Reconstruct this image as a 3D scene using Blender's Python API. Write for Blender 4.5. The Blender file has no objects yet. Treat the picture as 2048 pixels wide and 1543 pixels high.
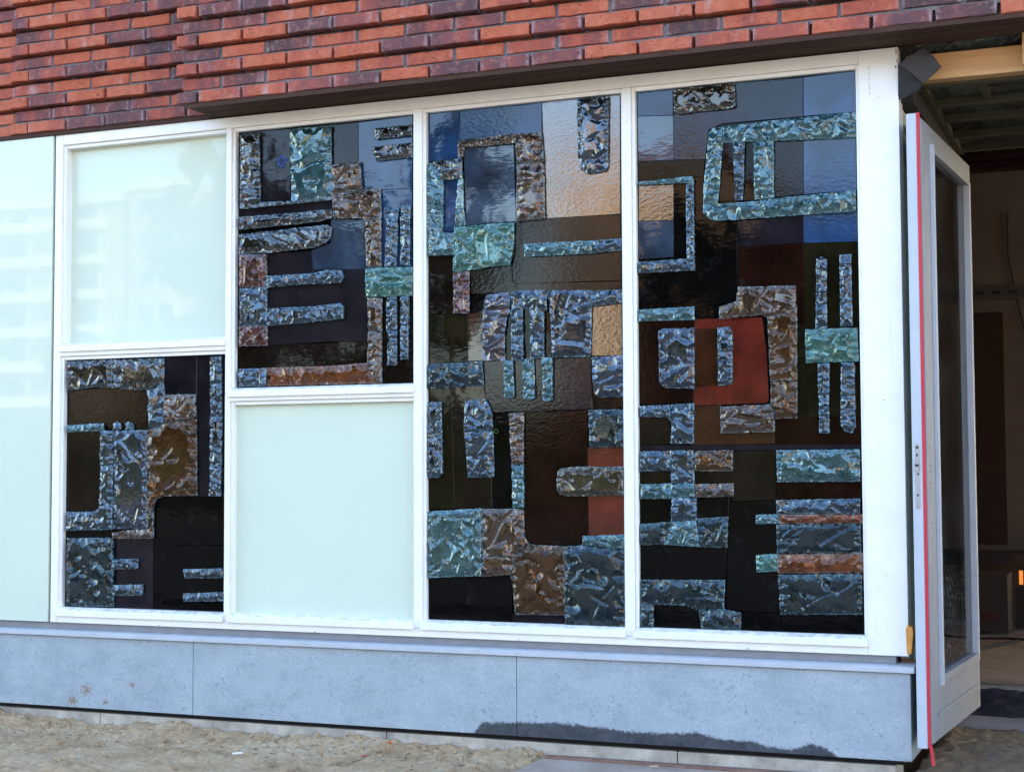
import bpy, bmesh, math, random
import numpy as np
from mathutils import Vector, Matrix, noise
from mathutils.geometry import delaunay_2d_cdt
R_ = math.radians
random.seed(11)
scene = bpy.context.scene
col = scene.collection

# ------------------------------------------------------------------ camera
CAM = dict(f=3100, loc=(4.7442,-5.9018,0.6855), yaw=0.38870, pitch=0.05560, roll=-0.00410)
f, yaw, pitch, roll = CAM['f'], CAM['yaw'], CAM['pitch'], CAM['roll']
Fw = Vector((-math.sin(yaw) * math.cos(pitch), math.cos(yaw) * math.cos(pitch), math.sin(pitch)))
Rt = Vector((math.cos(yaw), math.sin(yaw), 0.0))
Up = Rt.cross(Fw)
R2 = Rt * math.cos(roll) + Up * math.sin(roll)
U2 = -Rt * math.sin(roll) + Up * math.cos(roll)
camd = bpy.data.cameras.new('camera')
camd.sensor_fit = 'HORIZONTAL'
camd.sensor_width = 36.0
camd.lens = 36.0 * f / 2048.0
camd.clip_start = 0.05
camd.clip_end = 2000.0
cam = bpy.data.objects.new('camera', camd)
col.objects.link(cam)
M = Matrix((R2, U2, -Fw)).transposed().to_4x4()
M.translation = Vector(CAM['loc'])
cam.matrix_world = M
scene.camera = cam

# ------------------------------------------------------------------ world, sun, exposure
SUN_EL = R_(32)
world = bpy.data.worlds.new('World')
scene.world = world
world.use_nodes = True
wn = world.node_tree.nodes
wl = world.node_tree.links
bg = wn['Background']
sky = wn.new('ShaderNodeTexSky')
sky.sky_type = 'NISHITA'
sky.sun_disc = False
sky.sun_elevation = SUN_EL
SUN_AZ = R_(50)                       # behind the facade, from the door side
sky.sun_rotation = SUN_AZ
sky.altitude = 0
sky.air_density = 1.0
sky.dust_density = 0.8
sky.ozone_density = 0.7
wl.new(sky.outputs['Color'], bg.inputs['Color'])
bg.inputs['Strength'].default_value = 0.13
sd = bpy.data.lights.new('sun', 'SUN')
sd.energy = 5.0
sd.angle = R_(0.5)
sd.color = (1.0, 0.91, 0.76)
sun = bpy.data.objects.new('sun', sd)
col.objects.link(sun)
sun.location = (0, 40, 40)
sun.rotation_euler = (-(math.pi / 2 - SUN_EL), 0, -SUN_AZ)
vs = scene.view_settings
vs.view_transform = 'Standard'
vs.look = 'None'
vs.exposure = 3.0
vs.gamma = 1.0
scene.render.engine = 'CYCLES'
scene.cycles.use_denoising = True
scene.cycles.max_bounces = 14
scene.cycles.transmission_bounces = 10
scene.cycles.diffuse_bounces = 4
scene.cycles.glossy_bounces = 6
scene.cycles.sample_clamp_indirect = 6.0

# ------------------------------------------------------------------ helpers
def link(o, parent=None):
    col.objects.link(o)
    if parent is not None:
        o.parent = parent
    return o

def tag(o, label=None, cat=None, group=None, kind=None):
    if label: o['label'] = label
    if cat: o['category'] = cat
    if group: o['group'] = group
    if kind: o['kind'] = kind
    return o

def empty(name, loc=(0, 0, 0), label=None, cat=None, group=None, kind=None):
    o = bpy.data.objects.new(name, None)
    o.empty_display_size = 0.1
    col.objects.link(o)
    o.location = loc
    return tag(o, label, cat, group, kind)

def world_of(o):
    if o.parent is None: return o.matrix_basis.copy()
    return world_of(o.parent) @ o.matrix_parent_inverse @ o.matrix_basis

def mesh(name, verts, faces, mat, parent=None, smooth=False, loc=None):
    me = bpy.data.meshes.new(name)
    me.from_pydata([tuple(v) for v in verts], [], [tuple(q) for q in faces])
    me.materials.append(mat)
    if smooth:
        me.polygons.foreach_set('use_smooth', [True] * len(me.polygons))
    me.update()
    o = bpy.data.objects.new(name, me)
    link(o, parent)
    if parent is not None:
        o.matrix_parent_inverse = world_of(parent).inverted()   # vertices are written in world space
    if loc is not None:
        o.location = loc
    return o

class MB:
    def __init__(s):
        s.v = []; s.f = []
    def box(s, x0, x1, y0, y1, z0, z1):
        n = len(s.v)
        s.v += [(x0, y0, z0), (x1, y0, z0), (x1, y1, z0), (x0, y1, z0), (x0, y0, z1), (x1, y0, z1), (x1, y1, z1), (x0, y1, z1)]
        s.f += [(n, n + 3, n + 2, n + 1), (n + 4, n + 5, n + 6, n + 7), (n, n + 1, n + 5, n + 4), (n + 1, n + 2, n + 6, n + 5), (n + 2, n + 3, n + 7, n + 6), (n + 3, n, n + 4, n + 7)]
        return s
    def prism_y(s, poly, y0, y1):          # poly of (x, z), counter-clockwise seen from -Y
        n = len(s.v); k = len(poly)
        s.v += [(x, y0, z) for x, z in poly] + [(x, y1, z) for x, z in poly]
        s.f.append(tuple(n + i for i in range(k)))
        s.f.append(tuple(n + k + i for i in reversed(range(k))))
        for i in range(k):
            j = (i + 1) % k
            s.f.append((n + j, n + i, n + k + i, n + k + j))
        return s
    def prism_x(s, poly, x0, x1):          # poly of (y, z)
        n = len(s.v); k = len(poly)
        s.v += [(x0, y, z) for y, z in poly] + [(x1, y, z) for y, z in poly]
        s.f.append(tuple(n + i for i in range(k)))
        s.f.append(tuple(n + k + i for i in reversed(range(k))))
        for i in range(k):
            j = (i + 1) % k
            s.f.append((n + j, n + i, n + k + i, n + k + j))
        return s
    def tube(s, pts, r, n=6):
        base = len(s.v)
        pts = [Vector(p) for p in pts]
        for i, p in enumerate(pts):
            d = (pts[min(i + 1, len(pts) - 1)] - pts[max(i - 1, 0)]).normalized()
            a = d.orthogonal().normalized(); b = d.cross(a)
            for k in range(n):
                t = 2 * math.pi * k / n
                s.v.append(tuple(p + (a * math.cos(t) + b * math.sin(t)) * r))
        for i in range(len(pts) - 1):
            for k in range(n):
                k2 = (k + 1) % n
                s.f.append((base + i * n + k, base + i * n + k2, base + (i + 1) * n + k2, base + (i + 1) * n + k))
        s.f.append(tuple(base + k for k in reversed(range(n))))
        s.f.append(tuple(base + (len(pts) - 1) * n + k for k in range(n)))
        return s
    def build(s, name, mat, parent=None, bevel=0.0, smooth=False, segs=2):
        o = mesh(name, s.v, s.f, mat, parent, smooth)
        bm = bmesh.new(); bm.from_mesh(o.data)
        bmesh.ops.recalc_face_normals(bm, faces=bm.faces)
        if bevel > 0:
            bmesh.ops.bevel(bm, geom=list(bm.edges), offset=bevel, segments=segs, profile=0.6, affect='EDGES', clamp_overlap=True)
        bm.to_mesh(o.data); bm.free()
        return o

def bx(name, mat, parent, x0, x1, y0, y1, z0, z1, bevel=0.0):
    return MB().box(x0, x1, y0, y1, z0, z1).build(name, mat, parent, bevel)

def outward(poly):
    a = sum(poly[i][0] * poly[(i + 1) % len(poly)][1] - poly[(i + 1) % len(poly)][0] * poly[i][1] for i in range(len(poly)))
    return poly if a > 0 else poly[::-1]

# ------------------------------------------------------------------ materials
class NT:
    def __init__(s, name):
        s.m = bpy.data.materials.new(name); s.m.use_nodes = True
        s.t = s.m.node_tree; s.n = s.t.nodes; s.p = s.n['Principled BSDF']
    def new(s, typ, **kw):
        x = s.n.new(typ)
        for k, v in kw.items():
            if hasattr(x, k) and k not in ('inputs',):
                setattr(x, k, v)
        return x
    def ln(s, a, b): s.t.links.new(a, b)
    def noise(s, scale, detail=4, rough=0.55, vec=None, dims='3D', w=None):
        x = s.new('ShaderNodeTexNoise', noise_dimensions=dims)
        x.inputs['Scale'].default_value = scale
        x.inputs['Detail'].default_value = detail
        x.inputs['Roughness'].default_value = rough
        if vec is not None: s.ln(vec, x.inputs['Vector'])
        if w is not None: s.ln(w, x.inputs['W'])
        return x.outputs['Fac']
    def pos(s): return s.new('ShaderNodeNewGeometry').outputs['Position']
    def scale(s, vec, sc, rot=(0, 0, 0)):
        x = s.new('ShaderNodeMapping'); x.inputs['Scale'].default_value = sc; x.inputs['Rotation'].default_value = rot
        s.ln(vec, x.inputs['Vector']); return x.outputs['Vector']
    def ramp(s, fac, stops, interp='LINEAR'):
        x = s.new('ShaderNodeValToRGB'); x.color_ramp.interpolation = interp
        e = x.color_ramp.elements
        while len(e) > 1: e.remove(e[-1])
        e[0].position = stops[0][0]; e[0].color = (*stops[0][1], 1)
        for p, c in stops[1:]:
            q = e.new(p); q.color = (*c, 1)
        s.ln(fac, x.inputs['Fac']); return x.outputs['Color']
    def math(s, op, a, b=None, clamp=False):
        x = s.new('ShaderNodeMath', operation=op, use_clamp=clamp)
        for i, v in enumerate((a, b)):
            if v is None: continue
            if isinstance(v, (int, float)): x.inputs[i].default_value = v
            else: s.ln(v, x.inputs[i])
        return x.outputs[0]
    def step(s, v, a, b):
        x = s.new('ShaderNodeMapRange', interpolation_type='SMOOTHSTEP')
        x.inputs['From Min'].default_value = a; x.inputs['From Max'].default_value = b
        s.ln(v, x.inputs['Value']); return x.outputs['Result']
    def mix(s, fac, a, b, blend='MIX'):
        x = s.new('ShaderNodeMix', data_type='RGBA', blend_type=blend)
        for sock, v in ((x.inputs[0], fac), (x.inputs[6], a), (x.inputs[7], b)):
            if isinstance(v, (int, float)): sock.default_value = v
            elif isinstance(v, tuple): sock.default_value = (*v, 1)
            else: s.ln(v, sock)
        return x.outputs[2]
    def bump(s, h, strength=0.3, dist=0.01, normal=None):
        x = s.new('ShaderNodeBump'); x.inputs['Strength'].default_value = strength; x.inputs['Distance'].default_value = dist
        s.ln(h, x.inputs['Height'])
        if normal is not None: s.ln(normal, x.inputs['Normal'])
        return x.outputs['Normal']
    def base(s, c):
        if isinstance(c, tuple): s.p.inputs['Base Color'].default_value = (*c, 1)
        else: s.ln(c, s.p.inputs['Base Color'])
        return s
    def set(s, **kw):
        for k, v in kw.items():
            sock = s.p.inputs[k.replace('_', ' ')]
            if isinstance(v, (int, float)): sock.default_value = v
            elif isinstance(v, tuple): sock.default_value = v
            else: s.ln(v, sock)
        return s

def plain(name, c, rough=0.5, var=0.12, scale=12.0, bump=0.0, bscale=60, **kw):
    t = NT(name); p = t.pos()
    n = t.noise(scale, 5, 0.6, p)
    t.base(t.ramp(n, [(0.3, tuple(x * (1 - var) for x in c)), (0.7, tuple(min(1, x * (1 + var)) for x in c))]))
    t.set(Roughness=rough, **kw)
    if bump: t.set(Normal=t.bump(t.noise(bscale, 4, 0.6, p), bump, 0.004))
    return t.m

def white_paint():
    t = NT('white_paint'); p = t.pos()
    n = t.noise(7, 6, 0.65, p)
    c = t.ramp(n, [(0.3, (0.75, 0.735, 0.69)), (0.6, (0.81, 0.795, 0.75))])
    d = t.step(t.noise(55, 3, 0.6, p), 0.70, 0.78)
    d = t.math('MULTIPLY', d, t.step(t.noise(3.1, 2, 0.5, p), 0.52, 0.66))
    c = t.mix(t.math('MULTIPLY', d, 0.55), c, (0.30, 0.28, 0.25))
    nz = t.new('ShaderNodeSeparateXYZ'); t.ln(t.new('ShaderNodeNewGeometry').outputs['Normal'], nz.inputs[0])
    top = t.math('MULTIPLY', t.step(nz.outputs[2], 0.4, 0.8), t.step(t.noise(26, 6, 0.7, p), 0.42, 0.66))
    c = t.mix(t.math('MULTIPLY', top, 0.55), c, (0.34, 0.31, 0.27))
    run = t.step(t.noise(1.0, 4, 0.6, t.scale(p, (46, 46, 2.2))), 0.56, 0.74)
    c = t.mix(t.math('MULTIPLY', run, 0.16), c, (0.45, 0.42, 0.36))
    t.base(c).set(Roughness=0.42, Normal=t.bump(t.noise(30, 3, 0.5, t.scale(p, (1, 1, 0.15))), 0.06, 0.004))
    return t.m

def brick_mat(name='brick'):
    t = NT(name); p = t.pos()
    oi = t.new('ShaderNodeObjectInfo').outputs['Random']
    isl = t.new('ShaderNodeNewGeometry').outputs['Random Per Island']
    rnd = t.math('FRACT', t.math('ADD', oi, isl))
    w = t.math('MULTIPLY', rnd, 83.0)
    band = t.noise(1.0, 2, 0.5, t.scale(p, (7.5, 2, 2.5)), '4D', w)
    # how purple this brick is
    lvl = t.math('ADD', t.math('MULTIPLY', rnd, 0.70), t.math('MULTIPLY', t.math('SUBTRACT', band, 0.5), 1.05))
    c = t.ramp(lvl, [(0.02, (0.41, 0.090, 0.038)), (0.18, (0.44, 0.118, 0.060)), (0.30, (0.36, 0.078, 0.043)), (0.40, (0.30, 0.070, 0.047)),
                     (0.50, (0.18, 0.055, 0.052)), (0.62, (0.11, 0.047, 0.053)), (0.80, (0.060, 0.036, 0.043))])
    # pale bloom
    bl = t.step(t.noise(1.0, 3, 0.6, t.scale(p, (13, 3, 5)), '4D', t.math('ADD', w, 7.0)), 0.60, 0.74)
    c = t.mix(t.math('MULTIPLY', bl, 0.55), c, (0.44, 0.33, 0.34))
    ox = t.new('ShaderNodeSeparateXYZ'); t.ln(t.new('ShaderNodeTexCoord').outputs['Object'], ox.inputs[0])
    en = t.step(t.math('ADD', t.math('ABSOLUTE', ox.outputs[0]), t.math('MULTIPLY', t.math('SUBTRACT', t.noise(30, 3, 0.6, p), 0.5), 0.06)), 0.088, 0.108)
    c = t.mix(t.math('MULTIPLY', en, t.math('MULTIPLY', t.step(rnd, 0.2, 0.7), 0.5)), c, (0.40, 0.29, 0.31))
    tone = t.noise(38, 5, 0.65, p)
    c = t.mix(t.math('MULTIPLY', t.step(tone, 0.5, 0.72), 0.45), c, (0.50, 0.19, 0.11))
    c = t.mix(t.math('MULTIPLY', t.step(tone, 0.5, 0.3), 0.35), c, (0.20, 0.05, 0.03))
    pit = t.step(t.noise(120, 4, 0.7, t.scale(p, (0.6, 1, 1.1))), 0.57, 0.64)
    pit = t.math('MULTIPLY', pit, t.step(t.noise(24, 2, 0.5, p), 0.42, 0.56))
    c = t.mix(t.math('MULTIPLY', pit, 0.7), c, (0.13, 0.035, 0.022))
    h = t.math('SUBTRACT', t.noise(95, 6, 0.7, p), t.math('MULTIPLY', pit, 0.6))
    t.base(c).set(Roughness=0.85, Normal=t.bump(h, 0.7, 0.005))
    return t.m

def wall_brick_mat(name, c1, c2, mortar, sx=0.22, sy=0.0635):
    t = NT(name)
    x = t.new('ShaderNodeTexBrick')
    p = t.pos()
    sep = t.new('ShaderNodeSeparateXYZ'); t.ln(p, sep.inputs[0])
    cmb = t.new('ShaderNodeCombineXYZ')
    t.ln(t.math('ADD', sep.outputs[0], sep.outputs[1]), cmb.inputs[0]); t.ln(sep.outputs[2], cmb.inputs[1])
    t.ln(cmb.outputs[0], x.inputs['Vector'])
    x.inputs['Color1'].default_value = (*c1, 1); x.inputs['Color2'].default_value = (*c2, 1); x.inputs['Mortar'].default_value = (*mortar, 1)
    x.inputs['Scale'].default_value = 1.0; x.inputs['Brick Width'].default_value = sx; x.inputs['Row Height'].default_value = sy
    x.inputs['Mortar Size'].default_value = 0.006
    t.base(x.outputs['Color']).set(Roughness=0.85, Normal=t.bump(x.outputs['Fac'], -0.5, 0.01))
    return t.m

def bluestone():
    t = NT('bluestone'); p = t.pos()
    n = t.noise(9, 8, 0.68, p)
    c = t.ramp(n, [(0.30, (0.235, 0.28, 0.31)), (0.5, (0.315, 0.36, 0.39)), (0.72, (0.375, 0.42, 0.445))])
    cl = t.noise(4.5, 7, 0.72, t.scale(p, (1, 1, 1.6)))
    c = t.mix(0.55, c, t.ramp(cl, [(0.34, (0.19, 0.23, 0.26)), (0.5, (0.315, 0.36, 0.39)), (0.66, (0.425, 0.465, 0.49))]))
    gr = t.noise(330, 3, 0.7, p)
    c = t.mix(0.30, c, t.ramp(gr, [(0.35, (0.15, 0.19, 0.23)), (0.65, (0.50, 0.55, 0.58))]))
    dk = t.math('MULTIPLY', t.step(t.noise(75, 7, 0.78, p), 0.54, 0.64), t.step(t.noise(9, 4, 0.6, p), 0.44, 0.62))
    c = t.mix(t.math('MULTIPLY', dk, 0.9), c, (0.11, 0.145, 0.19))
    oi = t.new('ShaderNodeObjectInfo').outputs['Random']
    c = t.mix(t.math('MULTIPLY', oi, 0.18), c, (0.24, 0.285, 0.32))
    lt = t.step(t.noise(95, 3, 0.6, p), 0.64, 0.70)
    c = t.mix(t.math('MULTIPLY', lt, 0.7), c, (0.58, 0.62, 0.66))
    sep = t.new('ShaderNodeSeparateXYZ'); t.ln(p, sep.inputs[0]); X, Z = sep.outputs[0], sep.outputs[2]
    # wet patch along the bottom edge
    fc = t.new('ShaderNodeFloatCurve'); cv = fc.mapping.curves[0]
    pts = [(2.16, 0.0), (2.19, .047), (2.349, .058), (2.537, .067), (2.68, .06), (2.811, .048), (2.95, .052), (3.115, .061), (3.214, .040), (3.312, .041), (3.427, .022), (3.47, .020), (3.541, .047), (3.60, .035), (3.65, 0.0)]
    def u(x): return (x - 2.0) / 2.0
    cv.points[0].location = (0, 0); cv.points[1].location = (1, 0)
    for a, b in pts: cv.points.new(u(a), b * 10)
    for q in cv.points: q.handle_type = 'VECTOR'
    fc.mapping.update()
    t.ln(t.math('MULTIPLY', t.math('SUBTRACT', X, 2.0), 0.5), fc.inputs['Value'])
    lim = t.math('MULTIPLY', fc.outputs[0], 0.1)
    lim = t.math('ADD', lim, t.math('MULTIPLY', t.math('SUBTRACT', t.noise(70, 5, 0.7, p), 0.5), 0.042))
    wet = t.step(t.math('SUBTRACT', lim, t.math('ADD', Z, 0.381)), -0.004, 0.010)
    wet = t.math('MULTIPLY', wet, t.step(X, 2.10, 2.14))
    c = t.mix(wet, c, t.mix(t.math('ADD', 0.90, t.math('MULTIPLY', t.math('SUBTRACT', t.noise(22, 5, 0.7, p), 0.5), 0.35), True), c, (0.006, 0.0075, 0.014)))
    # splashes of rust-brown mud
    tot = None
    for (a, b, r) in ((.478, -.263, .030), (.225, -.300, .055), (.15, -.352, .05), (.33, -.35, .03)):
        d = t.math('SQRT', t.math('ADD', t.math('POWER', t.math('SUBTRACT', X, a), 2), t.math('POWER', t.math('SUBTRACT', Z, b), 2)))
        g = t.math('SUBTRACT', 1.0, t.math('DIVIDE', d, r), True)
        tot = g if tot is None else t.math('MAXIMUM', tot, g)
    sp = t.step(t.math('ADD', t.math('MULTIPLY', tot, 0.36), t.noise(110, 4, 0.65, p)), 0.68, 0.78)
    sp = t.math('MULTIPLY', sp, t.step(tot, 0.02, 0.2))
    c = t.mix(t.math('MULTIPLY', sp, 0.8), c, (0.22, 0.135, 0.07))
    rough = t.math('SUBTRACT', 0.75, t.math('MULTIPLY', wet, 0.12))
    t.base(c).set(Roughness=rough, Normal=t.bump(t.noise(220, 4, 0.6, p), 0.12, 0.002))
    return t.m

def sand_mat(name, wet=False):
    t = NT(name); p = t.pos()
    n = t.noise(5, 8, 0.66, p)
    if wet:
        c = t.ramp(n, [(0.36, (0.10, 0.06, 0.03)), (0.5, (0.25, 0.16, 0.08)), (0.62, (0.38, 0.265, 0.15))])
        g = t.step(t.noise(4.2, 5, 0.6, t.scale(p, (1, 1, 1))), 0.54, 0.63)
        c = t.mix(t.math('MULTIPLY', g, 0.8), c, (0.16, 0.17, 0.19))
    else:
        c = t.ramp(n, [(0.32, (0.34, 0.19, 0.08)), (0.45, (0.60, 0.375, 0.18)), (0.56, (0.74, 0.53, 0.31)), (0.70, (0.80, 0.63, 0.43))])
        dk = t.step(t.noise(46, 6, 0.72, p), 0.58, 0.70)
        c = t.mix(t.math('MULTIPLY', dk, 0.65), c, (0.15, 0.09, 0.045))
    g = t.noise(420, 3, 0.7, p)
    c = t.mix(0.25, c, t.ramp(g, [(0.3, (0.16, 0.12, 0.08)), (0.7, (0.56, 0.48, 0.38))]))
    isl = t.new('ShaderNodeNewGeometry').outputs['Random Per Island']
    c = t.mix(0.35, c, t.ramp(isl, [(0.0, (0.14, 0.085, 0.045)), (0.4, (0.42, 0.28, 0.15)), (1.0, (0.78, 0.62, 0.42))]))
    h = t.math('ADD', t.noise(60, 8, 0.75, p), t.math('MULTIPLY', g, 0.25))
    t.base(c).set(Roughness=0.6 if wet else 0.95, Normal=t.bump(h, 1.0, 0.018))
    return t.m

def pane_mat(name, tint, bump_kind, ior=1.55, spec=0.5):
    t = NT(name); p = t.pos()
    sp = t.scale(p, (1, 0.2, 1))
    c = t.ramp(t.noise(6, 4, 0.6, sp), [(0.32, tuple(x * 0.45 for x in tint)), (0.68, tuple(x * 1.4 for x in tint))])
    haze = t.step(t.noise(11, 6, 0.7, sp), 0.56, 0.8)
    c = t.mix(t.math('MULTIPLY', haze, 0.05), c, (0.25, 0.28, 0.32))
    if bump_kind == 'h':
        w = t.noise(9, 2, 0.5, sp)
        a = t.noise(1.0, 3, 0.55, t.scale(p, (55, 1, 95), (0, R_(28), 0)))
        h = t.math('ADD', a, t.math('MULTIPLY', w, 1.2))
        nrm = t.bump(h, 0.13 if 'gold' in name else 0.12 if ('blue' in name or 'navy' in name or 'red' in name) else 0.085, 0.0035)
        rough = 0.045
    elif bump_kind == 'b':
        a = t.noise(1.0, 3, 0.6, t.scale(p, (42, 1, 70), (0, R_(-35), 0)))
        nrm = t.bump(t.math('ADD', a, t.math('MULTIPLY', t.noise(1.0, 3, 0.6, t.scale(p, (150, 1, 190))), 0.35)), 0.085, 0.0030)
        rough = 0.05
    else:
        a = t.noise(5, 2, 0.5, sp)
        b = t.noise(1.0, 2, 0.5, t.scale(p, (22, 1, 60), (0, R_(8), 0)))
        h = t.math('ADD', a, t.math('MULTIPLY', b, 0.10))
        nrm = t.bump(h, 0.25, 0.004)
        rough = 0.03
    t.base(c).set(Roughness=rough, IOR=ior, Normal=nrm, Specular_IOR_Level=spec)
    return t.m

def slab_mat(name, tint, spec, clear=0.12):
    t = NT(name); p = t.pos()
    sp = t.scale(p, (1, 0.6, 1))
    n = t.noise(24, 4, 0.6, sp)
    c = t.ramp(n, [(0.36, tuple(x * 0.45 for x in tint)), (0.55, tint), (0.75, tuple(x * 1.8 for x in tint))])
    geo = t.new('ShaderNodeNewGeometry')
    ridge = t.step(geo.outputs['Pointiness'], 0.60, 0.72)
    ridge = t.math('MULTIPLY', ridge, t.step(t.noise(60, 2, 0.5, sp), 0.40, 0.62))
    ra = t.new('ShaderNodeAttribute', attribute_name='rim')
    ridge = t.math('MAXIMUM', ridge, t.math('MULTIPLY', ra.outputs['Fac'], t.step(t.noise(70, 2, 0.5, sp), 0.35, 0.6)))
    pale = (0.15 + tint[0] * 2, 0.27 + tint[1] * 2, 0.30 + tint[2] * 2)  # frosted ridges and rim, with bright glints put into the colour
    front = t.bump(t.noise(45, 2, 0.5, sp), 0.05, 0.003)
    t.base(t.mix(t.math('MULTIPLY', ridge, 0.6), c, pale))
    t.set(Roughness=0.035, IOR=1.55, Normal=front, Specular_IOR_Level=spec * 1.75)
    mt = max(tint); t.p.inputs['Specular Tint'].default_value = (*[0.35 + 0.65 * (x / mt) ** 0.5 for x in tint], 1)
    g = t.new('ShaderNodeBsdfPrincipled')
    g.inputs['Transmission Weight'].default_value = 1.0; g.inputs['IOR'].default_value = 1.52; g.inputs['Roughness'].default_value = 0.0
    mx = max(tint); gc = tuple(0.25 + 0.70 * (x / mx) ** 0.45 for x in tint)
    g.inputs['Base Color'].default_value = (*gc, 1)
    mixs = t.new('ShaderNodeMixShader'); mixs.inputs[0].default_value = clear
    t.ln(t.p.outputs[0], mixs.inputs[1]); t.ln(g.outputs[0], mixs.inputs[2])
    t.ln(mixs.outputs[0], t.n['Material Output'].inputs['Surface'])
    return t.m

def wood_mat(name, c1, c2, rot=(0, 0, 0), rough=0.6, sc=1.0, spec=0.3):
    t = NT(name); p = t.pos()
    v = t.scale(p, (1.6 * sc, 22 * sc, 22 * sc), rot)
    n = t.noise(1.0, 5, 0.6, v)
    c = t.ramp(n, [(0.3, c1), (0.7, c2)])
    t.base(c).set(Roughness=rough, Normal=t.bump(n, 0.15, 0.004), Specular_IOR_Level=spec)
    return t.m

def thin_glass(name, tint=(0.9, 0.95, 0.93), dirt=0.10):
    t = NT(name); p = t.pos()
    out = t.n['Material Output']
    tr = t.new('ShaderNodeBsdfTransparent'); tr.inputs['Color'].default_value = (*tint, 1)
    gl = t.new('ShaderNodeBsdfGlossy'); gl.inputs['Roughness'].default_value = 0.02
    fr = t.new('ShaderNodeFresnel'); fr.inputs['IOR'].default_value = 1.55
    df = t.new('ShaderNodeBsdfDiffuse'); df.inputs['Color'].default_value = (0.6, 0.62, 0.6, 1)
    m1 = t.new('ShaderNodeMixShader'); t.ln(fr.outputs[0], m1.inputs[0]); t.ln(tr.outputs[0], m1.inputs[1]); t.ln(gl.outputs[0], m1.inputs[2])
    sep = t.new('ShaderNodeSeparateXYZ'); t.ln(p, sep.inputs[0])
    drop = t.step(t.noise(1.0, 3, 0.6, t.scale(p, (130, 130, 40))), 0.645, 0.67)
    low = t.math('MULTIPLY', t.step(t.math('ADD', sep.outputs[2], t.math('MULTIPLY', t.noise(6, 3, 0.6, p), 0.3)), 0.55, 0.36), t.step(sep.outputs[2], -0.12, -0.02))
    fac = t.math('ADD', t.math('MULTIPLY', t.math('MULTIPLY', drop, low), 0.85), t.math('MULTIPLY', t.step(t.noise(4, 5, 0.6, p), 0.4, 0.8), dirt))
    m2 = t.new('ShaderNodeMixShader'); t.ln(fac, m2.inputs[0]); t.ln(m1.outputs[0], m2.inputs[1]); t.ln(df.outputs[0], m2.inputs[2])
    t.ln(m2.outputs[0], out.inputs['Surface'])
    return t.m

WHITE = white_paint()
BRICK = brick_mat()
MORTAR = plain('mortar', (0.135, 0.135, 0.14), 0.95, 0.2, 40, 0.5, 180)
STONE = bluestone()
SAND = sand_mat('sand')
WET = sand_mat('wet_sand', True)
CONC = plain('footing_concrete', (0.42, 0.375, 0.31), 0.9, 0.35, 11, 0.3, 90)
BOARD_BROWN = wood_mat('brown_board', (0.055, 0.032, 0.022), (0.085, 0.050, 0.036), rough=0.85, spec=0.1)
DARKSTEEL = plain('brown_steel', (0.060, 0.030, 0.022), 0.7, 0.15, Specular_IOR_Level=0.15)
SILL = plain('sill_paint', (0.40, 0.42, 0.445), 0.55, 0.08, 14, 0.08)
SILLDK = plain('sill_board', (0.20, 0.20, 0.21), 0.7, 0.12)
PINE = wood_mat('pine', (0.46, 0.24, 0.10), (0.64, 0.40, 0.19), rough=0.7)
BATTEN = wood_mat('batten_wood', (0.06, 0.052, 0.030), (0.10, 0.088, 0.052), rough=0.9)
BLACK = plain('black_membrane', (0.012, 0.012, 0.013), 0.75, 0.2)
MEMBR = plain('grey_membrane', (0.040, 0.037, 0.038), 0.8, 0.15, 20)
DOORP = plain('door_paint', (0.235, 0.25, 0.275), 0.5, 0.09, 9, 0.05)
DOORE = plain('door_edge_paint', (0.44, 0.475, 0.52), 0.5, 0.05, 9, 0.05)
RED = plain('red_seal', (0.52, 0.018, 0.03), 0.55, 0.08)
STEEL = plain('lock_steel', (0.36, 0.335, 0.31), 0.4, 0.06, 30)
HOLE = plain('hole_black', (0.01, 0.01, 0.01), 0.8)
GREENGLASS = plain('side_glass', (0.14, 0.20, 0.17), 0.4, 0.15, 3)
DOORGLASS = thin_glass('door_glass', dirt=0.035)
GAP = plain('dark_gap', (0.006, 0.006, 0.007), 0.9)

def opal_mat():
    t = NT('opal_glass'); p = t.pos()
    n = t.noise(2.5, 3, 0.5, p)
    t.base(t.ramp(n, [(0.3, (0.575, 0.64, 0.515)), (0.7, (0.595, 0.655, 0.53))])).set(Roughness=0.02, IOR=1.45, Specular_IOR_Level=0.30)
    return t.m
OPAL = opal_mat()

# ------------------------------------------------------------------ ground
GZ = -0.46
me_parts = MB()
S = 400
o = mesh('ground', [(-S, -S, GZ - 0.07), (S, -S, GZ - 0.07), (S, S, GZ - 0.07), (-S, S, GZ - 0.07)], [(0, 1, 2, 3)], plain('bare_ground', (0.42, 0.325, 0.225), 0.95, 0.3, 0.6, 0.4, 20))
tag(o, kind='structure')

o = mesh('road', [(-150, -27, GZ - .062), (150, -27, GZ - .062), (150, -6.0, GZ - .062), (-150, -6.0, GZ - .062)], [(0, 1, 2, 3)], plain('asphalt', (0.045, 0.045, 0.047), 0.9, 0.25, 3, 0.4, 200))
tag(o, kind='structure')

def height_patch(name, x0, x1, y0, y1, d, fn, mat):
    nx = int((x1 - x0) / d); ny = int((y1 - y0) / d)
    V = []
    for j in range(ny + 1):
        for i in range(nx + 1):
            x = x0 + (x1 - x0) * i / nx; y = y0 + (y1 - y0) * j / ny
            z = fn(x, y)
            if i in (0, nx) or j == 0: z = GZ - 0.09
            V.append((x, y, z))
    F = [(j * (nx + 1) + i, j * (nx + 1) + i + 1, (j + 1) * (nx + 1) + i + 1, (j + 1) * (nx + 1) + i) for j in range(ny) for i in range(nx)]
    ob = mesh(name, V, F, mat, smooth=True)
    tag(ob, kind='structure')
    return ob

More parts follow.
